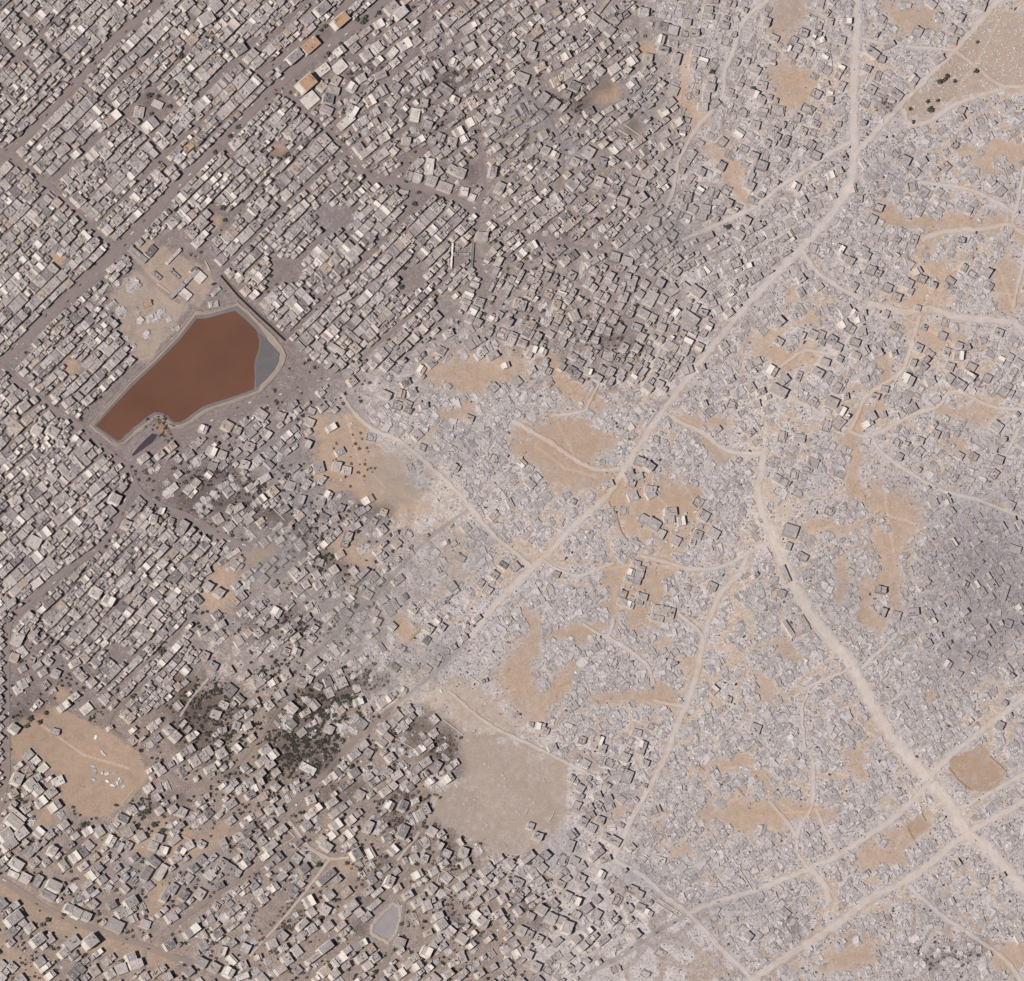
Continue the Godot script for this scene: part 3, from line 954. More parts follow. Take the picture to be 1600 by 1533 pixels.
# a low heap of rubble of radius rad
func shape_heap(a: Acc, rad: float, h: float, col: Color, r: RandomNumberGenerator, pieces: int, stretch := Vector2.ONE) -> void:
	var seg := 12
	var rings := []
	var box := r.randf_range(0.2, 0.75)
	for k in 4:
		var ring := []
		for i in seg:
			var t := TAU * (i + 0.5 * (k % 2)) / seg
			var square := pow(1.0 / maxf(absf(cos(t)), absf(sin(t))), box)
			var q: float = [1.04, 0.8, 0.52, 0.22][k] * rad * square * r.randf_range(0.74, 1.16)
			var y: float = [-0.08, 0.55, 0.8, 0.85][k] * h * r.randf_range(0.3, 1.45)
			ring.append(Vector3(cos(t) * q * stretch.x, maxf(y, -0.3), sin(t) * q * stretch.y))
		rings.append(ring)
	var peak := Vector3(0, h * r.randf_range(0.4, 1.0), 0)
	for k in 4:
		for i in seg:
			var j := (i + 1) % seg
			if k < 3:
				a.tri(rings[k][i], rings[k + 1][i], rings[k][j], opaque(col * r.randf_range(0.76, 1.12)))
				a.tri(rings[k][j], rings[k + 1][i], rings[k + 1][j], opaque(col * r.randf_range(0.76, 1.12)))
			else:
				a.tri(rings[k][i], peak, rings[k][j], opaque(col * r.randf_range(0.85, 1.1)))
	for k in pieces:
		var t := r.randf() * TAU
		var q := sqrt(r.randf()) * rad * 1.05
		var s := Vector3(r.randf_range(0.8, 4.2), r.randf_range(0.25, 0.9), r.randf_range(0.7, 2.8))
		var b := Basis.from_euler(Vector3(r.randf_range(-0.5, 0.5), r.randf() * TAU, r.randf_range(-0.5, 0.5)))
		var tone := r.randf()
		var cc := col * r.randf_range(0.85, 1.14)
		if tone > 0.86:
			cc = C(240, 233, 224)
		elif tone < 0.1:
			cc = col * 0.55
		a.box(Transform3D(b, Vector3(cos(t) * q * stretch.x, h * maxf(0.0, 1.0 - q / rad) * 0.8, sin(t) * q * stretch.y)), s, opaque(cc))

func shape_collapse(to: Callable, w: float, d: float, h: float, look: Dictionary, r: RandomNumberGenerator) -> void:
	var rc: Color = look.roof
	shape_heap(to.call("debris"), minf(w, d) * 0.58, h, rc, r, 11, Vector2(w / minf(w, d), d / minf(w, d)))
	for k in r.randi_range(1, 4):
		var slab: Acc = to.call("fallen_slab")
		var s := Vector3(w * r.randf_range(0.3, 0.8), 0.5, d * r.randf_range(0.3, 0.75))
		var b := Basis.from_euler(Vector3(r.randf_range(-0.36, 0.36), r.randf_range(-0.5, 0.5), r.randf_range(-0.36, 0.36)))
		slab.box(Transform3D(b, Vector3(r.randf_range(-w, w) * 0.3, h * r.randf_range(0.4, 0.9), r.randf_range(-d, d) * 0.3)), s, opaque(rc * r.randf_range(0.95, 1.18)))
	if r.randf() < 0.5:
		# a corner of wall that stayed up
		var sx := 1.0 if r.randf() < 0.7 else -1.0
		var sz := -1.0 if r.randf() < 0.7 else 1.0
		var hh := r.randf_range(1.6, 4.4)
		var l1 := w * r.randf_range(0.2, 0.8)
		var l2 := d * r.randf_range(0.2, 0.8)
		to.call("broken_wall").bx(Vector3(sx * (w * 0.48 - l1 * 0.5), 0, sz * d * 0.48), Vector3(l1, hh, 0.4), opaque(rc * 1.05))
		to.call("broken_wall").bx(Vector3(sx * w * 0.48, 0, sz * (d * 0.48 - l2 * 0.5)), Vector3(0.4, hh * 0.9, l2), opaque(rc * 1.05))

# flats: storeys of recessed bays between piers, with balconies
func shape_flats(to: Callable, w: float, d: float, h: float, look: Dictionary, r: RandomNumberGenerator) -> void:
	shape_house(to, w, d, h, look, r)
	var wc: Color = look.wall
	var floors := int(h / 3.2)
	for k in 4:
		var run := w if k % 2 == 0 else d
		var bays := maxi(2, int(run / 3.6))
		var turn := Transform3D(Basis(Vector3.UP, -PI * 0.5 * k), Vector3())
		var reach := d * 0.5 if k % 2 == 0 else w * 0.5
		for b in bays + 1:
			var x := -run * 0.5 + run * b / bays
			var pier: Acc = to.call("pier")
			pier.box(turn * Transform3D(Basis(), Vector3(clampf(x, -run * 0.5 + 0.4, run * 0.5 - 0.4), 0, reach + 0.3)), Vector3(0.7, h + 0.4, 0.56), wc)
		for f in range(1, floors):
			var bal: Acc = to.call("balcony")
			bal.box(turn * Transform3D(Basis(), Vector3(0, f * 3.2, reach + 0.45)), Vector3(run * 0.8, 0.9, 0.86), opaque(wc * 0.96))

func looks(r: RandomNumberGenerator, q: Vector2, kind: String) -> Dictionary:
	var l := {"wall": wall_tone(r), "roof": roof_tone(r), "tower": r.randf() < 0.6, "tanks": r.randi_range(0, 4), "dark_tanks": r.randf() < 0.35, "solar": r.randf() < 0.12, "posts": r.randf() < 0.16, "storey": (3.0 if r.randf() < 0.16 else 0.0)}
	if kind.contains("o"):
		l.roof = C(190, 156, 130)
	if kind.contains("w"):
		l.roof = C(216, 210, 202)
		l.tower = false
		l.posts = false
		l.storey = 0.0
	if kind.contains("d"):
		l.roof = C(120, 114, 116)
	if kind.contains("b"):
		l.wall = C(240, 234, 224)
	if kind == "collapse" or kind == "ruin":
		l.roof = C(196, 189, 188) * r.randf_range(0.9, 1.1)
		if kind == "ruin":
			l.wall = C(214, 205, 199) * r.randf_range(0.9, 1.05)
	if not kind.contains("w") and not kind.contains("o") and q.x + q.y * 0.3 > 1080.0:
		l.roof = l.roof.lerp(C(184, 175, 174), 0.7)
		l.tanks = l.tanks / 2
	l.wall = ash_hazed(l.wall, q)
	l.roof = ash_hazed(l.roof, q)
	return l

var piles := {}       # joined leftovers
func pile(called: String) -> Acc:
	if not piles.has(called):
		piles[called] = Acc.new()
	return piles[called]

const CATEGORY := {"house": "house", "flats": "apartment block", "ruin": "ruined house", "collapse": "collapsed house"}
const NODE := {"house": "concrete_house", "flats": "apartment_block", "ruin": "ruined_house", "collapse": "collapsed_house"}
const LEFT := {"house": "packed_houses", "flats": "packed_houses", "ruin": "ruined_quarter", "collapse": "ruined_quarter"}
const GROUP := {"house": "flat roofed houses of the district", "flats": "apartment blocks of the district", "ruin": "roofless houses of the ruined quarters", "collapse": "collapsed houses of the ruined quarters"}
var plots := []

func plot(q: Vector2, w: float, d: float, a: float, h: float, kind: String, style := "", own := false) -> void:
	plots.append({"q": q, "w": w, "d": d, "a": a, "h": h, "kind": kind, "style": style, "own": own, "size": w * d * (3.0 if own else 1.0) * (1.0 + h * 0.03), "n": plots.size()})

func houses(c: int, r: int, s: String) -> void:
	# roof centres read on a plan sheet of 400 by 383 metres, four units to the metre
	for e in s.split(";", false):
		var f := e.strip_edges().split(",")
		if f.size() < 6:
			continue
		var style := f[6] if f.size() > 6 else ""
		var h := float(f[5])
		var q := Vector2(400.0 * c + float(f[0]) / 4.0, 383.0 * r + float(f[1]) / 4.0) - LEAN * h * 0.8
		var a := deg_to_rad(float(f[4]))
		var kind := "flats" if style.contains("f") or h >= 13.0 else "ruin" if style.contains("r") else "collapse" if style.contains("c") else "house"
		mark_house(q, float(f[2]) + 1.5, float(f[3]) + 1.5, a)
		plot(q, float(f[2]), float(f[3]), a, h, kind, style, true)

func place_houses() -> void:
	houses(2, 2, "755,40,15,14,20,5;865,25,14,14,-60,6;990,135,19,12,6,8;980,185,17,11,4,6;1058,195,10,14,10,6,b;825,185,15,14,-30,6;882,213,21,16,-30,8;920,272,16,14,-28,5;1025,320,12,14,-28,5;1165,75,14,15,-35,6,r;1195,160,17,15,-28,6;1185,225,12,10,-30,6,r;1160,280,13,13,-20,5;1260,270,17,14,-30,6;1130,325,8,10,-15,4;775,460,13,9,-15,6;805,495,12,10,-15,5;742,515,11,10,-15,5;795,530,12,11,-15,6;730,555,13,9,-15,7,b;778,567,12,11,-15,6;690,648,12,10,-20,6;690,700,14,11,-20,6;748,680,9,8,-20,4;738,718,11,10,-20,5;808,665,18,10,-15,6;795,700,11,8,-15,5;905,745,14,13,-14,6;950,752,14,13,-14,6;990,768,12,16,-14,6;905,802,20,10,-12,4;1250,602,14,12,-25,6;380,72,9,8,-30,5;1100,605,10,10,-20,4,r;275,527,10,9,-25,5;647,1075,8,18,-25,4,r;1520,1490,16,14,-20,6;1350,1310,10,10,-15,5;175,1480,14,11,-10,7;115,1467,8,8,-10,5;212,1507,9,9,-20,4;780,1515,14,10,-15,5;870,1475,9,9,-20,5,r;765,35,10,9,10,4,r;700,130,12,12,0,3,r")
	houses(3, 2, "140,255,22,19,-18,6;125,352,9,12,-20,6;103,525,28,9,-67,7;38,560,14,14,-20,4,r;85,645,12,10,-20,6;128,868,30,6,-57,6;222,818,20,7,-57,5;218,882,24,7,27,5;215,415,16,10,-30,6;690,490,9,10,15,5,r;520,507,12,10,-30,4,r;705,622,16,10,-10,7;715,765,10,14,-20,8;800,782,14,12,-15,5;905,760,18,11,5,7;1520,32,12,14,-25,6,r;1530,372,26,18,-15,7,r;1440,842,12,9,30,6;1500,835,12,12,-20,5;1340,832,12,8,30,6;1230,590,10,9,-20,5;1100,990,13,11,30,5;1240,1042,14,11,-30,5;1340,1030,16,10,-25,5,r;1120,1090,12,11,-30,5;1190,1150,9,9,-30,4;1450,1470,11,11,-25,7;1500,1415,12,8,30,6;1480,1330,8,8,-30,5;190,15,14,12,-20,4,r;385,130,14,12,-20,6,r;1080,580,14,12,-30,4,r;1480,640,8,26,-18,5;1440,680,8,20,-18,4,r")
	houses(3, 1, "595,35,14,12,-28,5;612,68,12,12,-25,7;445,22,14,11,-30,6;512,97,12,10,-30,7;470,80,10,9,-30,5;640,157,13,13,-25,7;687,178,9,9,-25,6;455,155,12,12,-30,4,r;537,257,10,10,-30,6;747,267,13,12,-25,6;620,307,13,14,-10,4,r;930,165,14,11,30,6;962,212,12,10,-25,6;875,242,14,14,-25,6;887,290,9,11,-25,5;1030,252,10,9,-20,8;800,327,14,12,-20,7;1140,222,14,9,-35,5;1280,182,14,10,-30,5,r;935,395,9,9,-15,5;735,432,9,12,-25,5;990,70,10,12,10,4,r;487,412,18,15,30,6;587,432,13,10,20,6;570,467,14,10,20,6;535,425,10,9,-30,6;475,492,14,12,30,6;515,522,14,12,-30,6;280,562,14,13,-25,7;210,567,8,10,-25,5;330,560,12,12,-25,5;335,605,10,10,-25,5;400,592,14,12,-30,7;430,637,15,12,-25,7;545,607,14,10,-20,6;590,547,11,11,10,5;65,602,14,10,-30,6;355,732,14,11,-20,7;445,712,10,10,-25,6;790,507,12,10,-30,5,r;1090,567,12,11,-25,6;975,517,9,8,-20,4;935,642,14,12,-25,7;785,677,8,9,20,8;605,662,12,14,30,6;682,678,15,12,25,7;700,627,14,11,30,5,r;550,692,13,10,-25,6;1190,627,12,9,-20,7;1245,637,8,10,10,6;1190,692,14,14,-5,7;1115,667,10,12,-20,5;1440,547,14,11,-20,6;1355,587,13,13,15,6,r;1270,762,14,11,-30,5;1370,832,12,12,-25,5;1132,762,13,12,-20,6;870,842,20,15,-25,9,b;1015,852,14,12,25,6;1130,835,13,14,-35,7;1180,865,12,14,-35,7;1215,885,9,12,-35,7;1060,960,20,14,40,5,r;725,902,12,10,-15,6;668,947,12,9,-20,7,b;640,1075,16,14,30,8;625,1115,14,10,30,7;720,1060,8,10,20,6;845,1055,14,12,30,5,r;900,1020,14,12,30,6;65,912,26,15,-28,10,b;100,842,15,12,40,8;20,787,16,15,-30,6;190,822,8,16,-20,5;372,1120,12,22,-15,5,r;440,1112,16,18,-40,5;485,947,8,10,10,6;455,1037,12,14,-30,6;195,1207,17,12,-12,5;90,1197,12,16,-10,7,r;600,840,14,10,20,5;1045,1182,12,12,-25,6;945,1222,13,10,-20,7;1120,1187,10,12,-20,5,r;1090,1307,12,12,-30,5,r;1195,1317,12,10,-30,5;1285,1322,12,10,-30,5;1440,1342,14,12,-20,6;810,1232,12,10,-30,7,r;875,1170,10,12,20,6,r;850,1460,16,12,-25,6,r;1530,1480,14,12,30,6,r;165,1430,12,14,-15,5,r;35,100,20,9,40,6,r;290,20,16,16,-15,5,r")
	houses(3, 0, "650,330,22,12,-35,8;712,370,10,10,-20,6;762,280,14,9,30,7;350,530,14,8,20,6,b;220,205,14,11,-20,7;318,260,16,8,25,7;1070,370,16,10,35,6;905,500,14,14,-35,6;900,540,10,10,-35,5,r;800,590,20,12,-38,6,b;1145,180,12,12,-20,5;1200,112,10,12,-30,7;1200,200,14,10,-30,5,r;1145,257,16,12,-10,6;1325,42,16,12,-20,7;490,132,14,9,-5,7;60,690,22,16,-10,6,r;250,680,20,12,-25,7,r;615,432,12,10,-25,6;690,472,8,14,-20,6,r;385,622,10,8,-5,6;440,777,8,8,-10,5;320,907,14,12,-25,4,r;300,972,14,11,-25,7;855,1002,16,13,-25,8;800,962,12,10,-20,6,r;962,1010,14,10,30,7;905,1165,14,14,10,6,r;720,1202,12,10,-35,7,r;690,1300,12,10,-20,7;650,1372,13,13,-25,6;530,1180,9,14,15,4;565,1242,12,11,-5,5;100,1490,13,9,30,7;1210,687,10,9,-25,6;1090,812,14,10,35,5,r;1170,907,9,9,-30,8,r;1240,827,10,11,30,5;170,1167,13,11,-25,6;1212,1500,8,8,-20,6;35,240,14,10,-25,6;30,340,16,14,-25,6,r;120,300,10,9,-25,5;150,345,12,10,-25,5;985,805,12,14,35,5,r;215,820,12,12,-25,5;290,830,12,10,-25,5,r;270,910,12,12,-30,6;830,850,10,14,-30,5,r")
	houses(2, 1, "800,1352,16,12,-20,8;858,1382,15,11,-35,10;735,1442,14,16,25,8;790,1447,12,10,20,7;750,1492,9,9,-20,6;600,1497,16,10,25,7;865,1522,18,8,-10,6;380,697,14,9,-30,7,b;420,732,14,9,-30,7;370,785,12,12,-30,7;400,810,12,12,-30,7;480,685,10,10,-20,6;475,792,10,10,-20,6;560,777,12,10,-30,7;535,832,12,10,-30,8,b;190,667,12,10,-25,8,b;130,652,11,11,-20,6;65,612,13,9,-20,8,b;390,442,12,17,25,7,b;600,690,20,16,-25,7,r;920,872,12,12,-25,7;1100,782,14,12,20,7;1180,772,12,10,30,6;1380,992,14,13,-20,7,r;1340,922,10,10,-20,5,r;1440,1045,12,9,30,6,r;905,1212,10,10,-20,4,r;500,105,20,10,30,8,b;60,380,12,16,-15,9;35,360,10,14,-15,8;640,75,16,14,-15,9;720,100,16,12,-15,7;1000,280,16,16,35,7;1150,290,22,14,-35,9;1080,270,16,14,-35,7;1110,450,30,12,-35,9;1030,430,14,12,-35,8;935,515,12,11,-20,8,b;1010,520,12,10,-20,7;440,150,10,30,-5,3,r")
	houses(1, 1, "345,1037,12,10,-25,6;335,1107,14,11,-25,7;470,1142,14,10,30,8,b;310,1242,16,12,-25,8;390,1392,16,16,15,8;505,1382,12,13,-15,8;525,1292,14,10,30,6;565,1407,14,11,-10,6;55,1457,16,11,30,9;215,1502,14,12,-20,6;1035,1267,11,11,-20,6;905,932,12,13,-10,6;975,917,12,10,25,7;935,862,14,11,30,7;810,937,16,11,-25,9;945,992,14,9,-25,6;945,1037,12,9,-25,7,b;885,1002,12,12,-20,6;1050,1007,12,9,20,7;1480,692,16,11,30,8;1560,752,10,9,20,7;1360,612,20,14,35,7;1330,1082,14,9,-20,7,b;1245,1392,12,9,-30,7;970,1382,10,12,20,6,r;1490,1332,12,12,-20,6,r;1155,662,14,12,-30,5;602,570,30,7,-40,9;505,650,26,7,-32,9;540,590,7,14,-40,9;150,1070,14,12,-20,8;60,1180,16,12,-35,6;30,1060,18,14,-35,7;520,285,18,12,30,12;560,330,14,12,30,11,b;1280,60,26,5,0,5;1215,70,5,40,-4,4;1350,60,4,36,-4,4;880,770,14,12,-30,5,r;600,850,12,14,40,8;830,830,10,10,-30,5,r;1200,880,14,12,-30,6,r;1030,780,12,12,-30,5;720,1200,14,12,-10,4,r")
	houses(1, 0, "320,520,23,19,41,22,fob;415,55,22,15,41,17,fb;530,128,24,15,41,17,fob;340,285,27,17,41,12,o;240,355,24,13,41,16,fb;165,420,16,11,41,10,b;325,122,18,15,41,10;600,252,20,10,38,10,b;525,320,14,11,38,13,b;525,417,19,17,41,7,w;420,435,19,14,38,7,w;340,622,22,20,41,7,w;565,760,26,13,41,9,w;775,472,18,11,20,10,b;850,50,20,16,41,9;905,82,20,13,41,13,b;770,152,12,13,30,8,b;850,332,18,12,50,7,w;990,722,15,22,-10,6,w;1085,1042,12,25,-6,8,w;500,505,14,12,60,9;480,565,20,12,-15,8;450,620,16,14,-10,8;440,690,18,12,-25,8;410,540,12,14,50,8;1405,515,16,14,35,11;1330,180,16,14,30,9;780,970,22,14,35,7;1440,465,18,14,30,8;1000,260,14,12,40,7;930,280,18,16,30,8;1150,700,12,10,-30,7;1235,390,10,10,-20,10,b;1340,295,16,12,30,8;1370,150,12,9,30,9;1240,625,14,10,-20,8;1180,560,24,12,-35,8;1230,880,12,10,-10,9,b;940,880,12,11,-10,9,b;1100,880,12,12,-15,9;1150,860,14,12,-20,8;1070,780,14,12,-20,9;1500,750,16,10,-25,8;800,860,13,14,30,10;1050,645,11,13,-10,9;1280,1080,14,14,-20,8;1230,1060,14,12,-30,8;1100,1130,14,14,-20,10,b;1005,1110,14,12,-20,9,b;950,1100,12,14,-20,9;1180,1170,22,14,-20,6;1300,1200,12,14,-10,7,w;1350,1235,10,10,-20,6,w;925,1200,13,5,-12,4,b;1480,1075,10,16,-10,12;1525,1175,12,16,-25,11,b;1410,1480,18,14,-5,10,b;610,1160,16,12,41,10,b;510,1180,16,12,41,9;600,545,14,12,-30,9,b;660,490,12,12,30,9;620,620,12,10,-35,8,b;870,540,16,12,-30,9;600,690,16,14,-30,11")
	houses(0, 3, "110,270,15,17,-25,15,fb;195,310,14,16,38,14,b;235,340,12,16,38,13,b;320,357,16,14,38,11;175,122,15,13,42,8;220,160,13,12,42,7,w;270,205,14,12,42,6,w;365,287,16,14,25,8,w;255,417,16,14,40,10;345,442,16,14,35,12,b;105,490,34,7,-40,13,w;90,540,26,14,-40,17,fb;40,620,18,16,35,15,fb;60,680,22,14,35,16,fb;135,612,18,14,38,15,b;105,805,20,13,-32,13,b;80,872,18,10,-25,8,w;340,940,22,14,-25,14,fb;235,912,20,11,60,9;160,890,16,12,-28,11,b;300,1000,24,10,-28,8;90,1142,24,15,38,17,fb;240,1277,20,14,38,17,fb;568,1285,18,17,38,22,fb;450,1300,24,17,38,11;400,1360,14,12,38,13,b;720,1187,25,17,-25,11;820,1042,18,14,30,14,b;960,790,19,12,-40,12,b;915,865,12,22,-30,12,b;1010,852,11,23,-28,11,b;1040,990,10,26,-28,11,b;1210,832,12,12,40,9;880,632,13,14,30,12,b;765,520,18,11,-25,10,b;840,762,10,10,40,9,b;1530,802,13,13,35,12,b;1440,432,18,12,35,10,b;1385,112,14,15,30,10,b;1565,372,14,11,35,11,b;1072,1137,16,15,30,10,b;1350,1067,10,9,-30,6;1345,1192,14,8,40,8,b;1200,1222,24,13,38,12,b;1530,1332,15,14,-25,10;820,1385,14,12,20,13,b;850,1430,20,12,20,13,fb;760,1460,16,16,20,12;1260,1420,16,13,-30,12;1340,1450,16,13,-30,12;1430,1480,15,13,-30,14,b;1510,1510,22,9,20,9,w;690,1490,12,14,35,10,b;905,1510,12,13,30,11,b;330,720,12,13,-30,14,b;550,600,12,12,30,10;620,600,12,16,35,10;990,640,14,12,-20,10,b;960,690,12,12,-20,11,b;1020,720,12,12,-20,9;690,660,14,16,-28,11,b;740,700,12,16,-28,10;800,690,11,12,-28,9;580,870,14,16,38,12,b;610,830,14,14,38,11;640,900,12,12,38,10;545,930,14,10,38,9;480,1110,14,14,-25,13,b;540,1130,14,12,-25,12,b;430,1080,12,12,-25,13,b;760,1110,14,14,30,12;800,1100,10,12,30,12,b;700,1060,12,12,30,11;690,950,16,14,-30,11,r;1180,690,14,13,30,10;1100,770,16,12,30,10;1130,720,14,10,-30,9;930,330,11,13,35,9,b;980,390,10,12,35,9;1080,460,12,10,35,9;1140,480,12,12,-25,10;1000,470,10,12,35,9,b;1260,680,12,9,-30,8;1390,800,14,13,-30,10;1440,830,14,12,-30,10;1480,860,12,12,-30,9;1080,960,12,16,-30,11;1150,1000,12,16,-35,10;1250,990,14,14,-30,9,b;1370,940,14,10,30,10;910,1180,14,12,-20,7;1060,1310,16,14,30,9;1270,1310,12,16,30,9;1390,1350,10,14,-20,9")
	houses(1, 3, "628,742,13,16,30,13,b;440,885,30,11,41,12;460,1000,13,13,38,10;560,985,18,13,38,8;600,1060,16,14,38,12,b;640,1112,14,13,38,10;690,1132,14,12,38,9;560,1112,13,12,38,12,b;740,1057,20,9,41,9,b;700,970,14,12,38,10;760,980,16,8,38,9,b;435,1325,22,11,38,16,fb;428,1087,17,13,-30,11,b;290,1182,18,9,45,13,b;450,1192,14,13,38,11,b;530,1192,16,9,40,9,b;360,1390,26,9,38,12,b;430,1475,15,13,40,14,b;490,1490,14,12,40,13;195,1400,13,17,35,11;155,1462,16,12,35,11;745,1390,12,13,35,12,b;660,1390,16,12,35,11,b;700,1440,12,12,35,10;835,912,12,16,-25,14;885,952,10,11,30,9;950,997,13,12,30,12;1010,1045,15,13,30,10,b;1070,1062,12,16,20,12,b;1065,1352,15,14,-25,13;900,1292,16,13,-20,10;1300,730,12,13,-20,12,b;1440,837,20,13,38,10,b;1310,800,13,12,30,9,b;1270,942,13,12,35,11,b;1300,882,14,10,35,9;1390,1142,24,12,-40,13,b;1430,1175,10,14,-25,11;1160,1182,15,13,35,13,b;1470,1000,16,11,35,9;1380,1040,14,12,35,9;705,572,11,17,-25,11,b;918,600,13,20,-25,11,b;500,560,15,15,35,11,b;410,650,12,12,-35,9,b;440,690,18,11,-35,11,b;475,420,16,11,35,11,b;345,402,12,13,20,9;615,235,14,13,35,10,b;60,90,15,13,38,10,b;110,120,13,13,38,11,b;40,160,16,12,38,10,b;90,180,12,12,38,10;320,210,26,13,-28,6,w;90,690,20,12,38,12,b;70,745,18,10,38,11,b;140,760,12,14,38,10;250,770,16,14,-35,9;190,830,14,12,38,10,b;160,880,16,12,38,9;110,950,14,13,35,10;1060,170,16,12,35,9,b;1130,190,12,14,-30,9;1200,270,14,12,35,9,b;840,140,12,14,35,9;670,60,14,12,35,10;700,110,13,12,-30,8;615,120,16,12,35,9;820,230,14,12,-30,10;880,250,16,12,35,10;740,290,14,10,38,10;810,350,14,12,35,10;930,310,13,12,35,9,b;960,320,11,13,35,9,b;650,370,14,12,-30,10;830,440,14,13,-25,10;920,440,12,16,-25,11,b;1100,600,14,12,-30,8;1140,690,13,12,-30,10;1190,740,13,12,-25,10;1050,770,12,13,-20,9;990,770,12,13,30,9;1010,870,14,12,30,9;1110,850,12,12,30,8;950,1430,13,12,35,10,b;1010,1440,14,12,35,10,b;900,1490,15,13,35,10,b;840,1470,14,13,35,10;1100,1320,14,12,35,10;1290,1270,16,12,-35,10;1200,1490,14,12,35,11;1400,1490,12,10,35,11;1480,1450,12,10,35,10;160,590,15,12,38,11,b;90,550,12,11,38,10;40,660,10,12,38,9;480,620,14,12,38,9;820,640,13,10,20,8,b;90,460,14,12,38,9,b;150,470,10,12,30,10")
	houses(2, 3, "95,762,22,13,38,11,b;115,567,10,10,-20,7;160,632,14,11,-20,10,b;425,332,12,11,-30,8,b;250,77,13,11,20,7,b;705,137,14,12,-25,7;720,257,15,19,-20,7;530,377,13,11,20,8;600,395,12,10,25,6;605,447,16,11,30,6,r;440,542,14,13,-25,8,b;495,580,14,13,-25,7;550,530,12,11,-20,9,b;640,662,18,13,-30,8;590,640,12,10,-30,8;585,772,14,9,20,9;360,692,12,18,-20,7;340,1005,14,13,-25,10,b;395,1037,14,13,-25,11,b;185,1090,15,13,-30,11,b;245,1142,16,14,-25,12,b;310,1162,12,13,-25,10,b;345,1200,15,18,-20,13,b;680,1200,13,17,-25,6,r;570,1282,20,9,38,9,b;430,892,14,10,-25,8;555,872,12,12,-25,7;510,945,12,12,-20,6,r;795,992,12,10,-25,8;755,962,14,10,-25,7;800,1077,14,11,-25,7;850,1110,14,8,-25,6;540,1170,14,10,-30,6,r;930,1362,16,12,-30,5,r;845,1490,16,11,-30,7,r;830,172,12,9,-20,8,b;815,60,12,11,-15,7;800,102,12,9,-20,7,b;545,35,10,14,-20,7;565,85,10,14,-20,6;610,170,13,11,-20,7,r;440,30,10,10,-20,7;510,60,10,10,-20,6;935,782,11,9,-15,4,w;1165,592,13,12,-35,4,r;480,455,12,12,30,9;490,500,12,9,30,7;370,270,10,10,-25,6,b;430,820,14,12,30,7;320,780,14,18,-25,7,r;390,790,12,14,-25,6;40,920,14,11,-25,9,b;300,930,14,10,-25,7,b;110,1130,14,11,-25,8;60,1220,13,12,-25,10,b;110,1245,10,12,-25,9;165,1275,12,12,-25,10;40,1360,12,14,30,10,b;100,1370,14,12,-25,10;150,1445,14,12,-25,10,b;225,1470,14,10,-30,6,r;400,1120,12,10,-30,7;530,1120,12,14,-30,8;660,1030,12,16,-25,6,r;650,1460,14,12,20,7,r;1270,1145,14,10,20,6,r;1390,1150,12,8,10,6,r")
	houses(1, 2, "195,247,14,9,20,9,b;490,182,14,9,25,8;655,132,14,11,30,7;700,60,16,12,30,8;620,227,14,10,30,7;735,195,10,10,-30,5;800,137,9,9,-20,6;575,290,11,14,-20,8;555,335,10,10,-20,7;525,402,12,11,30,7;400,452,10,11,-15,5;670,517,18,8,45,9;595,627,14,11,-25,8;700,652,13,11,-30,7;960,267,12,9,-25,6,r;790,690,14,10,35,6;740,770,12,14,-30,5;680,770,14,10,-25,5,r;750,822,14,11,-25,7;730,892,16,8,40,7;570,772,14,10,-35,6;125,762,16,12,-30,8;250,922,14,9,35,8,b;185,1012,12,11,-20,9;250,1012,14,11,-20,9;490,982,28,13,-38,7,r;360,1080,18,11,40,8,b;885,562,18,11,38,7;975,392,10,9,38,6,r;1175,542,12,8,38,6,r;1275,422,16,9,-30,5;1240,332,12,10,30,6,r;1380,802,12,8,38,8;1300,922,10,9,30,7,b;1275,952,10,10,30,6,r;1200,790,10,10,-30,5,r;985,1120,16,10,42,4;930,1090,16,12,-38,3,r;640,1322,12,12,20,10,b;700,1380,10,10,30,7;920,1252,10,8,-20,6,b;790,1330,14,12,38,7;830,1300,12,12,38,7;750,1290,12,10,-30,6,r;460,1492,13,10,-25,10,b;310,1390,14,9,30,9,b;290,1200,14,12,-25,9;330,1180,10,10,-25,8;390,1225,12,8,-30,6;215,1300,12,9,30,8;150,1280,14,12,30,9;190,1160,12,12,30,9,b;110,1200,12,10,30,10;1120,1085,10,9,-25,6,b;1150,1050,14,10,-30,5,r;850,460,10,9,20,6,r;870,270,8,7,20,5;430,170,12,10,-25,7;450,30,12,10,-25,7;530,110,10,10,-25,7;400,60,16,14,-20,6;280,60,10,14,-20,6;105,290,10,10,30,8;150,310,11,10,30,7;1320,880,9,9,30,5,r;1430,1190,8,7,20,5")
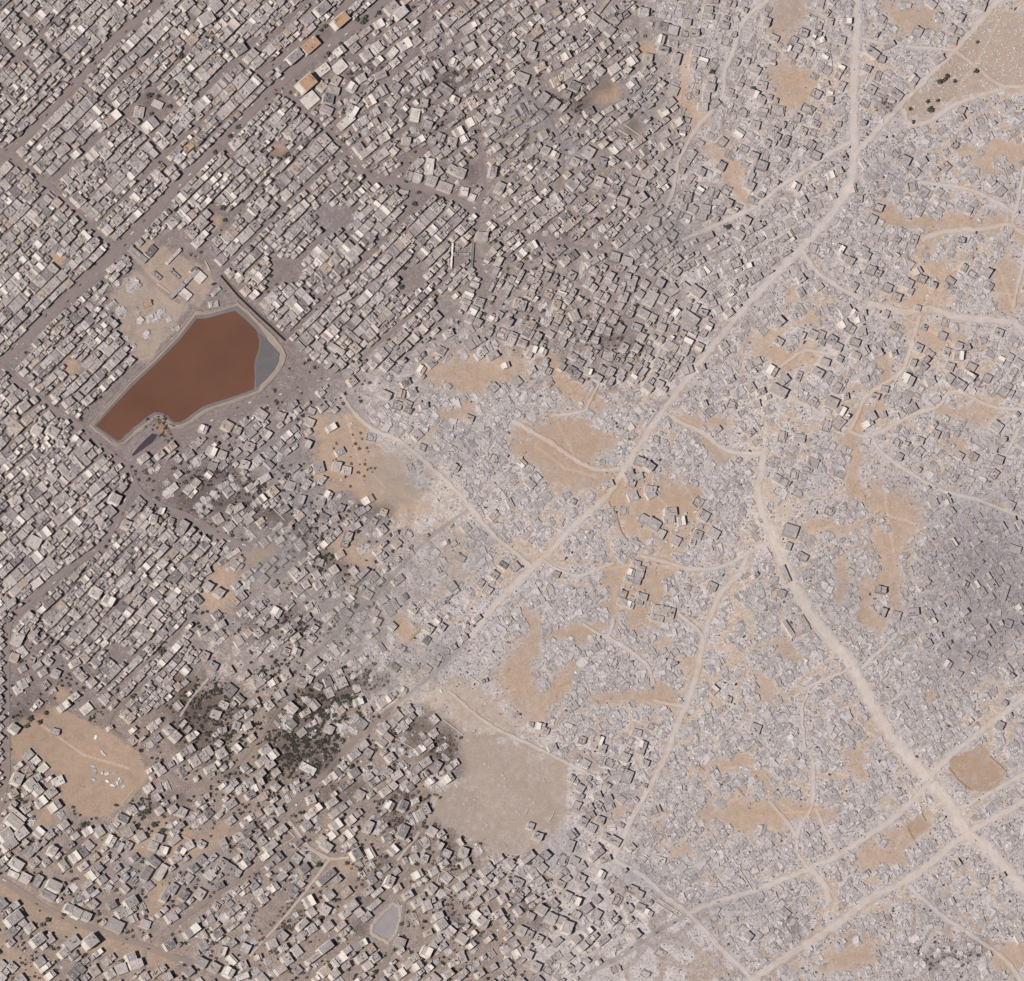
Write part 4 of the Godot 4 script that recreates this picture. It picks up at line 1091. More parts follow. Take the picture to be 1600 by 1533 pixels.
	houses(0, 2, "300,700,16,13,41,12,b;270,740,12,9,41,12,b;1300,600,14,12,-35,11,b;1370,640,14,12,-35,11,b;1290,510,13,11,30,9;1380,840,13,11,30,10,b;1265,880,12,10,30,9,b;600,640,16,14,-30,14,b;680,690,16,13,-30,14,b;440,430,12,10,38,11,b;720,55,16,14,-25,14;100,65,16,14,30,11,b;215,320,20,15,-25,12,b;230,580,16,12,38,8,w;110,930,16,17,-25,12,b;90,1045,12,12,-20,8;200,1060,9,9,-20,7;300,1065,14,8,-35,9,b;270,1140,11,10,30,9,b;350,1145,12,11,-25,10,b;400,1350,16,11,38,12,b;465,1290,13,10,38,8;540,1365,16,14,40,6,w;650,960,12,9,40,8,w;470,1080,14,9,30,13,b;790,215,13,12,-25,12;1010,130,7,10,-20,7;1070,195,8,9,-20,8,b;1400,1340,13,9,-25,8;1350,1400,14,11,-20,9;1280,1035,12,12,-25,9;1330,1100,14,11,-25,9;1180,1050,14,10,-30,9;1390,1500,12,8,10,9,b;1490,110,14,10,30,9;1440,115,8,12,-25,8;1480,1470,10,11,-20,8,b;960,180,10,12,-15,14,b;90,1490,14,11,-35,13,b;1140,230,14,20,-30,12;345,1510,12,9,-15,7;900,1290,14,8,38,9,b")
	houses(0, 1, "150,1010,16,12,38,13,b;230,1160,14,14,60,13,b;330,1165,18,13,-30,13,b;480,1220,18,8,-38,7;430,980,14,12,38,12,b;550,970,12,12,38,12,b;900,1330,14,11,40,12,b;1000,1310,12,10,40,11,b;1270,1150,12,10,-20,9,b;1320,1290,14,13,-25,8;1150,240,62,7,46,7;1240,190,22,14,-42,5,w;1150,305,22,14,-40,5,w;1085,70,30,5,46,6;1350,290,16,6,42,5,b;1335,370,14,9,8,4,b;860,60,34,8,-40,7;940,40,12,18,-40,7,d;830,255,22,18,40,2,c;760,410,16,14,40,2,c;690,375,18,10,40,3,r;950,455,16,14,25,3,c;1010,420,14,12,25,2,c;600,325,16,12,42,3,r;560,390,12,12,42,2,c;860,420,9,9,-35,3,r;730,240,12,10,42,4,r;640,440,14,10,40,4,r;790,590,10,8,20,2,c;1060,460,10,8,30,2,c;920,560,12,10,40,2,c;830,640,10,8,40,2,c;1100,520,10,8,20,2,c;1210,160,10,8,46,5,d;980,190,16,6,-42,4;1090,180,20,5,-42,4;750,130,14,12,42,10,b;700,145,12,10,42,9,b;650,270,22,10,42,6,r;920,370,13,9,25,4,o;880,470,12,12,-35,5,r;970,450,22,16,20,4,r;700,370,14,10,40,5,r;1420,1130,16,14,-30,9,b;1330,1380,12,10,-20,8;1180,1310,14,12,30,9;1480,1160,12,12,-20,8;1560,1260,14,12,-20,9;1530,1370,13,11,-20,9;1070,1260,14,12,40,9,b;1390,1310,12,11,-20,8")
	houses(0, 0, "940,780,22,17,40,9;870,700,14,16,-10,6;985,650,16,9,-25,6;1290,120,22,16,30,16,fb;1350,40,18,14,41,14,fb;1170,30,18,12,41,13,b;1500,310,18,14,35,12,b;700,740,26,14,41,10;390,940,20,14,41,10,b;60,610,26,7,-45,6;1110,130,13,10,41,10,b;460,110,12,10,41,9,b;740,350,14,8,41,9,b;1200,420,14,10,41,11,b;760,860,13,10,41,11,b;860,890,13,10,41,11,b;1070,1060,12,10,41,11,b;620,490,12,10,41,9,b;480,960,12,10,41,10,b;360,830,12,10,41,10,b;1180,920,14,10,41,8,o")
	houses(2, 0, "570,40,5,26,-38,6,b;440,65,14,12,35,8;510,120,16,14,-40,9;560,160,14,14,-40,9;610,190,14,14,-40,9;1225,60,14,9,-5,8,b;825,75,14,12,-8,7;1090,140,13,9,-10,8;1005,190,16,14,-15,7;945,165,14,11,-15,7;870,150,12,14,-15,7,r;1140,205,14,10,-5,8;930,250,10,14,-15,9;945,310,16,9,-15,9,b;1025,370,12,18,-15,9,b;850,360,13,11,-10,8,b;750,380,14,14,35,9,b;550,440,14,9,-38,10,b;640,430,16,13,35,9;180,420,14,11,30,9;340,350,12,12,30,9,b;60,490,20,16,-20,9,b;390,540,16,13,-25,9;480,700,14,12,30,9;200,610,14,14,-35,9;270,650,12,12,-35,8;950,700,14,10,-60,9,b;480,950,16,15,-30,9;210,940,12,10,-25,9,b;265,970,13,9,-25,8;395,1010,12,10,-25,8;560,1015,14,14,-15,8;540,1140,14,16,-20,9;640,1190,14,16,-25,9;580,1180,12,12,-25,8;750,1130,14,13,-25,8;815,1140,11,10,-20,8;690,1255,14,11,-20,9,b;890,1385,14,14,-12,9;1130,1310,12,12,-30,7;1110,600,10,10,30,5,r;1340,260,14,12,-20,5,r;1465,385,9,9,-15,7;1400,110,12,14,10,6,r;1180,985,10,9,-10,6,r;1300,1040,14,14,-25,8;1180,1075,12,12,-25,8;1510,975,14,10,-20,8,b;1560,1035,16,13,-20,8;1480,1160,16,12,-25,8;1510,1250,16,10,-20,8,r;1450,700,14,12,-25,8,r;1555,625,13,12,-20,8;1510,590,12,12,-25,8;1270,650,14,8,40,7;1220,1480,18,9,25,8;1420,1470,14,12,-30,8;1000,1470,12,12,-30,8;1180,890,14,10,-25,7,r;1340,1190,14,14,-30,6,r;1460,1380,14,12,-25,8;1590,140,10,14,-20,8;120,290,12,14,-20,8;130,340,12,10,-20,8;340,590,12,10,-20,8;500,810,14,9,40,8,b;600,690,16,8,30,7;690,650,16,9,30,7;700,740,14,10,30,7")

# a quarter: blocks of plots split again and again by lanes
func district(s: String, deg: float, depth: float, lane: float, w0: float, w1: float, h0: float, h1: float, fill: float, ruin: float, heap: float, jitter: float) -> void:
	var p := pts(s)
	var mid := Vector2()
	for q in p:
		mid += q / p.size()
	var reach := 0.0
	for q in p:
		reach = maxf(reach, q.distance_to(mid))
	var d := {"p": p, "a": deg_to_rad(deg), "mid": mid, "depth": depth, "lane": lane, "w0": w0, "w1": w1, "h0": h0, "h1": h1, "fill": fill, "ruin": ruin, "heap": heap, "jitter": jitter}
	d.u = Vector2(cos(d.a), -sin(d.a))
	d.v = Vector2(sin(d.a), cos(d.a))
	block(d, -reach, -reach, reach, reach, 0)
	if fill < 0.85:
		return
	# slips of ground left along the streets get narrow houses
	var y := -reach
	while y < reach:
		var x := -reach + rng.randf() * 4.0
		while x < reach:
			var q: Vector2 = mid + d.u * x + d.v * y
			if free_at(q) and rng.randf() < 0.5 and sandy[cell(q)] < 0.4 and Geometry2D.is_point_in_polygon(q, p):
				for k in 2:
					var ww := rng.randf_range(9.0, 13.0) - k * 3.0
					var de := rng.randf_range(7.0, 10.0) - k * 2.0
					if fits(q, ww, de, d.a):
						mark_house(q, ww, de, d.a)
						plot(q, ww, de, d.a, rng.randf_range(h0 - 2.0, h1 - 2.0), "house")
						break
			x += 2.5
		y += 2.5

func block(d: Dictionary, x0: float, y0: float, x1: float, y1: float, level: int) -> void:
	var w := x1 - x0
	var h := y1 - y0
	var row: float = d.depth
	var gap: float = d.lane * (rng.randf_range(0.8, 1.4) if level < 4 else rng.randf_range(0.15, 0.7))
	var t := rng.randf_range(0.36, 0.64)
	if h > row * rng.randf_range(2.3, 3.7):
		block(d, x0, y0, x1, y0 + h * t - gap * 0.5, level + 1)
		block(d, x0, y0 + h * t + gap * 0.5, x1, y1, level + 1)
		return
	if w > row * rng.randf_range(3.0, 8.0):
		gap *= 0.9
		block(d, x0, y0, x0 + w * t - gap * 0.5, y1, level + 1)
		block(d, x0 + w * t + gap * 0.5, y0, x1, y1, level + 1)
		return
	if d.fill > 0.8 and level > 4 and rng.randf() < 0.035:
		return
	if w > row * 1.4 and rng.randf() < 0.3:
		# plots that face the cross lane
		var cols := maxi(1, int(round(w / row)))
		var low := rng.randf_range(d.h0, d.h1)
		var cx := x0
		for k in cols:
			var cw := (x1 - cx) / (cols - k) * (rng.randf_range(0.82, 1.18) if k < cols - 1 else 1.0)
			var cy := y0
			while cy < y1 - 3.0:
				var ch := minf(rng.randf_range(d.w0, d.w1), y1 - cy)
				if y1 - cy - ch < 4.0:
					ch = y1 - cy
				put_plot(d, cx, cy, cw, ch, low, 0.0)
				cy += ch
			cx += cw
		return
	var rows := maxi(1, int(round(h / row)))
	var base := rng.randf_range(d.h0, d.h1)
	var skew := rng.randf_range(-0.03, 0.03) * (1.0 + float(d.jitter) * 4.0)
	var y := y0
	for k in rows:
		var dd := (y1 - y) / (rows - k) * (rng.randf_range(0.82, 1.18) if k < rows - 1 else 1.0)
		var x := x0 + rng.randf_range(0.0, 1.5)
		while x < x1 - 3.0:
			var ww := minf(rng.randf_range(d.w0, d.w1), x1 - x)
			if x1 - x - ww < 4.0:
				ww = x1 - x
			put_plot(d, x, y, ww, dd, base, skew)
			x += ww
		y += dd

func put_plot(d: Dictionary, x: float, y: float, w: float, dd: float, base: float, skew: float) -> void:
	var roll := rng.randf()
	var j: float = d.jitter
	var ww := w - rng.randf_range(0.1, 0.5)
	var de := dd - rng.randf_range(0.1, 0.5)
	if rng.randf() < 0.12:
		# a yard at one end of the plot
		de *= rng.randf_range(0.6, 0.85)
	var q: Vector2 = d.mid + d.u * (x + w * 0.5) + d.v * (y + dd * 0.5 + (dd - de) * rng.randf_range(-0.4, 0.4))
	q += Vector2(rng.randf_range(-j, j), rng.randf_range(-j, j))
	var a: float = d.a + skew
	if roll > d.fill + d.ruin + d.heap or not Geometry2D.is_point_in_polygon(q, d.p):
		return
	var kind := "house" if roll < d.fill else "ruin" if roll < d.fill + d.ruin else "collapse"
	if sandy[cell(q)] > (0.5 if kind != "collapse" else 0.62):
		return
	if kind == "collapse" and wreck[cell(q)] < rng.randf_range(0.15, 0.5) and town[cell(q)] < 0.4:
		return
	if not fits(q, ww, de, a):
		# beside a street: cut the plot down until it fits
		var found := false
		for k in 5:
			var q2: Vector2 = q + d.u * [0.0, 0.22, -0.22, 0.0, 0.0][k] * w + d.v * [0.0, 0.0, 0.0, 0.22, -0.22][k] * dd
			if fits(q2, ww * 0.6, de * 0.6, a):
				q = q2
				ww *= 0.6
				de *= 0.6
				found = true
				break
		if not found or d.fill < 0.5 and rng.randf() < 0.4:
			return
	var hh := clampf(base * 0.55 + rng.randf_range(d.h0, d.h1) * 0.45 + (3.2 if rng.randf() < 0.12 else 0.0) - (2.5 if rng.randf() < 0.12 else 0.0), 3.0, 16.0)
	if kind != "collapse":
		mark_house(q, ww, de, a)
	elif rng.randf() < 0.25:
		ww *= rng.randf_range(1.2, 1.6)
		de *= rng.randf_range(1.2, 1.6)
	plot(q, ww, de, a, minf(hh, 12.5) if kind == "house" else hh * 0.6 if kind == "ruin" else rng.randf_range(1.0, 3.3), kind)

func fill_districts() -> void:
	# open places inside the quarters
	for s in ["425,222 445,222 448,245 420,245", "325,318 350,322 352,355 330,360", "215,150 268,150 270,172 235,205 205,178", "95,560 120,562 122,580 105,590", "80,395 100,405 95,415 78,412", "420,400 470,410 460,440 425,440", "620,420 660,410 655,450 625,460", "490,330 540,320 545,345 510,370", "680,465 700,455 712,480 690,492", "640,300 665,310 650,330 630,325", "165,1010 185,1005 200,1025 180,1038", "912,155 940,128 975,130 975,158 935,180", "970,190 990,180 1010,195 990,215 965,205", "730,250 755,240 758,280 735,290", "485,60 515,45 522,60 500,72", "600,1385 640,1395 632,1410 610,1405", "560,680 640,690 620,720", "1070,430 1090,440 1080,470", "200,425 262,425 290,480 250,560 205,560 180,500", "228,372 330,420 330,445 305,480 262,462", "1470,100 1530,36 1640,5 1640,136 1555,138 1425,195 1415,175", "1372,1190 1380,1180", "260,1220 300,1240 280,1260", "395,1430 440,1390 450,1400 410,1460", "330,1240 345,1250 335,1262", "230,1260 260,1280 250,1300 222,1290", "870,700 925,655 935,690"]:
		keep_area(s)
	keep_area("35,1120 75,1100 110,1114 160,1140 216,1176 230,1215 200,1250 165,1276 130,1276 100,1240 70,1196 20,1190 14,1150")
	keep_area("736,1142 790,1150 860,1180 896,1196 886,1260 870,1300 830,1340 770,1330 700,1282 660,1292 682,1258 716,1214 722,1168")
	district("-60,-60 600,-60 600,0 400,160 180,380 0,565 -60,625", 45, 12.5, 3.0, 8.0, 15.0, 6.0, 12.5, 0.95, 0, 0, 0.25)
	district("180,390 290,285 420,145 450,150 560,262 690,310 745,335 745,430 700,455 720,480 645,555 620,585 560,575 530,590 450,530 345,430 330,400 270,350 200,400", 45, 12.5, 3.0, 8.0, 14.5, 6.0, 12.5, 0.94, 0, 0, 0.25)
	district("190,400 205,418 170,450 160,470 190,540 210,560 150,620 120,655 20,580 100,480", 45, 12.0, 3.8, 8.0, 13.5, 7.0, 12.0, 0.92, 0, 0, 0.4)
	district("-60,575 0,585 60,635 140,690 190,735 205,766 185,811 97,896 12,985 -60,1000", 42, 13.0, 4.5, 9.0, 15.0, 7.0, 12.5, 0.9, 0, 0, 0.6)
	district("215,780 250,800 300,830 345,850 330,880 300,960 290,1010 320,1030 270,1060 260,1100 200,1130 130,1070 100,1020 15,985 97,900 185,815", 47, 11.5, 3.8, 8.0, 13.0, 6.5, 11.0, 0.94, 0.03, 0, 0.4)
	district("10,990 60,1000 100,1060 75,1095 30,1125 10,1120", 40, 12.0, 7.0, 9.0, 14.0, 5.0, 9.0, 0.5, 0, 0, 1.5)
	district("-60,1000 8,990 5,1260 -60,1280", 42, 13.0, 5.0, 9.0, 15.0, 6.0, 12.0, 0.85, 0, 0, 0.6)
	district("-60,1200 20,1195 70,1198 100,1242 130,1278 165,1278 232,1216 216,1172 160,1138 250,1105 290,1150 400,1165 440,1200 500,1217 400,1325 352,1390 272,1449 225,1480 0,1372 -60,1340", 38, 12.5, 5.5, 9.0, 14.0, 6.0, 11.5, 0.52, 0.04, 0.02, 1.9)
	district("-60,1400 0,1388 150,1468 350,1533 350,1600 -60,1600", 38, 13.0, 6.0, 10.0, 16.0, 6.0, 12.0, 0.6, 0, 0, 1.3)
	district("400,1345 500,1220 560,1155 640,1090 680,1130 720,1215 660,1290 770,1335 830,1345 890,1300 957,1345 1037,1400 1070,1435 925,1520 850,1600 280,1600 272,1460", 38, 12.5, 6.0, 9.0, 14.0, 6.0, 11.0, 0.44, 0.08, 0.12, 2.0)
	district("250,720 400,645 510,605 525,640 460,700 400,740 330,735", 40, 12.5, 5.0, 9.0, 14.0, 5.0, 9.0, 0.72, 0.05, 0.05, 1.2)
	district("215,720 400,740 480,720 560,790 640,820 590,920 520,990 465,1045 330,1000 345,850 300,810", 40, 12.0, 7.0, 9.0, 14.0, 4.0, 8.0, 0.46, 0.12, 0.14, 2.0)
	district("465,1045 590,920 640,840 730,800 820,890 700,1030 560,1150 420,1150", 40, 12.5, 7.0, 9.0, 14.0, 3.5, 7.0, 0.22, 0.14, 0.34, 2.2)
	district("255,1080 330,1040 440,1060 460,1100 430,1160 290,1155", 40, 12.0, 7.0, 9.0, 14.0, 6.0, 9.0, 0.42, 0, 0, 1.8)
	district("450,150 480,100 545,45 620,-60 770,-60 760,330 745,335 690,310 560,262", 38, 12.0, 5.0, 9.0, 14.0, 5.5, 9.5, 0.62, 0.05, 0.05, 1.3)
	district("770,-60 1000,-60 1000,80 960,120 900,180 850,220 760,230", 37, 11.5, 5.0, 9.0, 13.0, 5.5, 9.0, 0.62, 0.07, 0.08, 1.3)
	district("760,230 850,220 900,180 960,120 1000,80 1065,180 1040,320 1060,420 960,420 760,400", 40, 11.5, 4.5, 8.5, 13.0, 5.5, 9.0, 0.68, 0.08, 0.06, 1.2)
	district("745,400 1060,420 1120,500 1070,580 1040,620 960,600 880,600 800,540 690,490 745,430", 62, 11.5, 4.5, 8.5, 13.0, 5.5, 9.0, 0.62, 0.12, 0.08, 1.4)
	district("630,560 720,490 800,540 860,590 800,600 740,620 640,620 580,650", 40, 12.0, 6.0, 9.0, 14.0, 4.0, 7.0, 0.3, 0.14, 0.25, 1.6)
	district("1000,-60 1200,-60 1160,40 1130,140 1070,230 1050,300 1060,180", 75, 12.0, 5.0, 9.0, 14.0, 4.0, 8.0, 0.5, 0.26, 0.24, 1.5)
	district("1070,230 1130,150 1170,30 1330,-60 1325,230 1200,305 1060,380 1045,320", 65, 12.0, 5.0, 9.0, 14.0, 4.0, 7.5, 0.34, 0.26, 0.38, 1.7)
	district("1060,380 1200,310 1325,240 1315,310 1200,430 1110,530 1060,420", 30, 12.0, 5.0, 9.0, 14.0, 4.0, 8.0, 0.46, 0.22, 0.3, 1.5)
	district("1345,-60 1600,-60 1420,150 1345,230", 60, 12.5, 5.0, 9.0, 14.0, 4.0, 7.0, 0.1, 0.12, 0.62, 1.8)
	district("1345,240 1420,195 1560,145 1660,140 1660,330 1580,330 1440,280 1330,330", 32, 12.0, 5.0, 9.0, 14.0, 3.5, 7.0, 0.14, 0.24, 0.5, 1.8)
	district("1260,390 1330,290 1440,290 1590,340 1600,480 1350,470", 62, 12.5, 5.0, 9.0, 15.0, 3.0, 6.0, 0.06, 0.14, 0.66, 2.0)
	district("1050,630 1120,540 1250,395 1350,475 1320,530 1210,590 1220,640 1190,700 1100,670", 32, 12.0, 5.0, 9.0, 14.0, 3.5, 7.0, 0.14, 0.24, 0.52, 1.7)
	district("1220,620 1330,530 1440,500 1590,510 1660,640 1500,610 1320,680", 62, 12.5, 5.0, 9.0, 15.0, 3.5, 7.0, 0.14, 0.16, 0.58, 1.8)
	district("1320,690 1500,620 1660,650 1660,820 1430,740 1360,690 1300,760 1200,800 1190,710", 62, 12.5, 5.0, 9.0, 15.0, 3.5, 7.0, 0.12, 0.18, 0.6, 1.9)
	district("1430,745 1540,785 1660,830 1660,1060 1560,1060 1420,1000 1410,900 1460,830", 32, 12.0, 4.5, 9.0, 14.0, 3.5, 6.5, 0.26, 0.32, 0.3, 1.4)
	district("560,650 640,620 740,620 800,600 880,600 960,600 1040,640 950,760 860,850 820,890 700,770", 42, 12.5, 5.0, 9.0, 14.0, 3.0, 6.0, 0.03, 0.12, 0.74, 2.0)
	district("1050,650 1190,715 1200,860 1120,930 1080,1090 960,1340 880,1200 800,1000 740,1000 820,900 960,770", 35, 13.0, 5.0, 9.0, 15.0, 3.0, 6.0, 0.02, 0.11, 0.8, 2.2)
	district("1205,860 1240,820 1400,740 1470,830 1410,900 1420,1010 1560,1060 1660,1060 1660,1400 1500,1300 1260,940", 35, 13.0, 5.0, 9.0, 15.0, 3.0, 6.0, 0.02, 0.11, 0.8, 2.2)
	district("1110,960 1200,850 1380,1150 1500,1300 1450,1360 1280,1340 1080,1420 970,1340", 35, 13.0, 5.0, 9.0, 15.0, 3.0, 6.0, 0.01, 0.1, 0.8, 2.2)
	district("1080,1430 1260,1360 1340,1330 1500,1310 1660,1460 1660,1600 1150,1600", 35, 13.0, 6.0, 9.0, 15.0, 3.0, 6.0, 0.02, 0.1, 0.62, 2.2)
	district("880,1170 1010,1150 1030,1200 960,1330 880,1280", 62, 12.0, 5.0, 9.0, 14.0, 4.0, 7.5, 0.3, 0.16, 0.4, 1.6)
	for e in plots.duplicate():
		if e.own and sandy[cell(e.q)] > 0.5 and e.q.x > 800.0:
			for k in rng.randi_range(1, 5):
				var q: Vector2 = e.q + Vector2.from_angle(rng.randf() * TAU) * rng.randf_range(9.0, 16.0)
				if free_at(q):
					plot(q, rng.randf_range(2.5, 5.0), rng.randf_range(2.5, 5.0), rng.randf() * PI, rng.randf_range(0.8, 1.6), "collapse")
	# the largest of each kind stand alone, the rest are joined
	var most := {"house": 300, "flats": 60, "ruin": 260, "collapse": 290}
	var order := plots.duplicate()
	order.sort_custom(func(x, y): return x.size > y.size or x.size == y.size and x.n < y.n)
	var count := {}
	for e in order:
		var k: String = e.kind
		var inside: bool = e.q.x > 4 and e.q.y > 4 and e.q.x < 1596 and e.q.y < 1529
		count[k] = count.get(k, 0) + (1 if inside else 0)
		raise(e, inside and count[k] <= most[k])
	for k in piles:
		var o := put(k, piles[k], mats.rubble if k == "ruined_quarter" else mats.concrete, self)
		o.set_meta("kind", "stuff")
		o.set_meta("label", {"packed_houses": "packed flat roofed concrete houses in rows along the narrow lanes", "ruined_quarter": "smaller collapsed and roofless houses filling the grey ruined quarters"}[k])
	print("plots ", plots.size(), " ", count)

func raise(e: Dictionary, alone: bool) -> void:
	var r := RandomNumberGenerator.new()
	r.seed = 7919 * int(e.n) + 13
	var kind: String = e.kind
	var look := looks(r, e.q, kind if kind in ["ruin", "collapse"] else e.style)
	var place := Transform3D(Basis(Vector3.UP, e.a), at(e.q, 0.0))
	var shape: Callable = {"house": shape_house, "flats": shape_flats, "ruin": shape_ruin, "collapse": shape_collapse}[kind]
	if not alone:
		var a := pile(LEFT[kind])
		a.x = place
		shape.call(func(_n): return a, e.w, e.d, e.h, look, r)
		return
	var root := Node3D.new()
	root.name = numbered(NODE[kind])
	root.transform = place
	add_child(root)
	var parts := []
	var made := {}
	var open := {}
	var give := func(n: String) -> Acc:
		if n in ["water_tank", "fallen_slab", "column_stub", "broken_wall", "walls/window", "balcony", "pier", "solar_panel"] or not open.has(n):
			open[n] = Acc.new()
			parts.append([n, open[n]])
		return open[n]
	shape.call(give, e.w, e.d, e.h, look, r)
	for p in parts:
		if p[1].v.size():
			var way: PackedStringArray = p[0].split("/")
			var holder: Node3D = root
			if way.size() > 1:
				holder = made[way[0]]
			var o := put(way[way.size() - 1], p[1], mats.rubble if kind in ["ruin", "collapse"] else mats.concrete, holder)
			if not made.has(p[0]):
				made[p[0]] = o
	root.set_meta("category", CATEGORY[kind])
	root.set_meta("group", GROUP[kind])
	jobs.append({"node": root, "q": e.q, "kind": kind, "look": look, "h": e.h, "w": e.w, "d": e.d, "style": e.style})

# ------------------------------------------------------------------ loose rubble
func scatter_rubble() -> void:
	var r := RandomNumberGenerator.new()
	r.seed = 4711
	var chunk := Acc.new()
	chunk.box(Transform3D(Basis.from_euler(Vector3(0.2, 0.3, 0.15)), Vector3(0, -0.2, 0)), Vector3(1.0, 0.8, 0.8), Color.WHITE)
	var mesh := chunk.mesh(mats.rubble)
	var list := []
	var tries := 0
	var ruinland := pts("1000,-60 1660,-60 1660,1600 1060,1600 1060,1440 960,1350 890,1330 890,1180 800,1140 650,1090 480,1040 560,950 700,800 580,660 640,600 860,590 1040,620 1120,520 1060,400 1040,200")
	while tries < 220000 and list.size() < 46000:
		tries += 1
		var q := Vector2(r.randf_range(-40, 1640), r.randf_range(-40, 1573))
		var inland := Geometry2D.is_point_in_polygon(q, ruinland)
		if not inland and r.randf() > 0.16:
			continue
		if inland and r.randf() > 0.1 + wreck[cell(q)] + town[cell(q)] * 0.5 or r.randf() < sandy[cell(q)] * 1.05 or blocked(q, r):
			continue
		list.append(q)
	var mm := MultiMesh.new()
	mm.transform_format = MultiMesh.TRANSFORM_3D
	mm.use_colors = true
	mm.mesh = mesh
	mm.instance_count = list.size()
	for i in list.size():
		var q: Vector2 = list[i]
		var s := Vector3(r.randf_range(0.6, 2.6), r.randf_range(0.3, 1.5), r.randf_range(0.6, 2.2)) * (1.0 if r.randf() < 0.85 else 1.9)
		mm.set_instance_transform(i, Transform3D(Basis.from_euler(Vector3(r.randf_range(-0.4, 0.4), r.randf() * TAU, r.randf_range(-0.4, 0.4))) * Basis.from_scale(s), at(q, 0.1)))
		var t := r.randf()
		var c := C(194, 187, 186) * r.randf_range(0.55, 1.12)
		if t > 0.965:
			c = C(236, 230, 222)
		elif t < 0.08:
			c = C(90, 84, 84)
		elif t < 0.11:
			c = C(180, 150, 128)
		mm.set_instance_color(i, ash_hazed(c, q))
	var o := MultiMeshInstance3D.new()
	o.name = "rubble"
	o.multimesh = mm
	o.set_meta("kind", "stuff")
	o.set_meta("label", "loose grey concrete rubble strewn over the ruined quarters and yards")
	add_child(o)

# ------------------------------------------------------------------ plants
func crown(a: Acc, rad: float, high: float, col: Color, r: RandomNumberGenerator, leaves: int) -> void:
	var clumps := []
	for k in 9:
		var t := r.randf() * TAU
		var q := sqrt(r.randf()) * rad * 0.7
		clumps.append([Vector3(cos(t) * q, high + r.randf_range(-0.3, 0.5) * rad, sin(t) * q), rad * r.randf_range(0.28, 0.5)])
	for k in leaves:
		var c: Array = clumps[k % clumps.size()]
		var n := Vector3(r.randfn(), r.randfn() * 0.8 + 0.2, r.randfn()).normalized()
		var p: Vector3 = c[0] + n * float(c[1]) * r.randf_range(0.6, 1.0)
		var u := n.cross(Vector3(0.3, 1, 0.2)).normalized().rotated(n, r.randf() * TAU)
		var w := n.cross(u)
		var s := r.randf_range(0.35, 0.75)
		var cc := opaque(col * r.randf_range(0.7, 1.3))
		a.tri(p - u * s, p + w * s * 0.6, p + u * s, cc)
		a.tri(p - u * s, p + u * s, p - w * s * 0.6, cc)

func trunk(a: Acc, high: float, rad: float, r: RandomNumberGenerator) -> void:
	var col := opaque(C(96, 80, 66))
	a.drum(Vector3.ZERO, 0.28, high * 0.7, col, 6)
	for k in 3:
		var b := Basis.from_euler(Vector3(0.7, TAU * k / 3 + r.randf(), 0))
		a.box(Transform3D(b, Vector3(0, high * 0.6, 0)), Vector3(0.2, rad * 0.7, 0.2), col)

const TREES := "231,150 246,152 262,168 235,179 318,322 312,337 322,345 345,327 350,345 340,300 327,152 302,151 369,200 356,214 334,239 305,32 80,40 330,52 280,90 432,205 451,220 445,244 412,240 432,251 535,175 534,220 572,197 646,320 652,302 687,312 632,284 692,246 422,117 569,29 790,277 115,560 19,485 625,450 560,543 710,430 737,433 630,420 460,490 27,1249 37,1254 21,1245 127,1291 120,1299 97,1431 72,1439 64,1446 227,1269 252,1299 239,1289 220,1271 180,1259 210,1294 575,1201 665,1294 807,1375 827,1365 825,1350 1450,172 1448,160 1420,172 1474,126 1465,130 1478,121 1490,128 1523,112 1525,67 1426,192 1463,158 1452,173 860,150 983,183 979,115 972,29 960,27 1110,113 1135,357 140,1040 152,1055 65,1040 60,1130 45,1125 40,1135 70,1115 155,1050 250,1018 175,1040 205,1090 215,1105 495,1352 540,1350 560,1360 585,1520 625,1445 600,1340 548,1200 465,1110 480,1140 500,1160 520,1120 455,1150 1175,140 500,48 506,42 565,35 590,22 557,32 552,58 543,65 532,70 510,85"

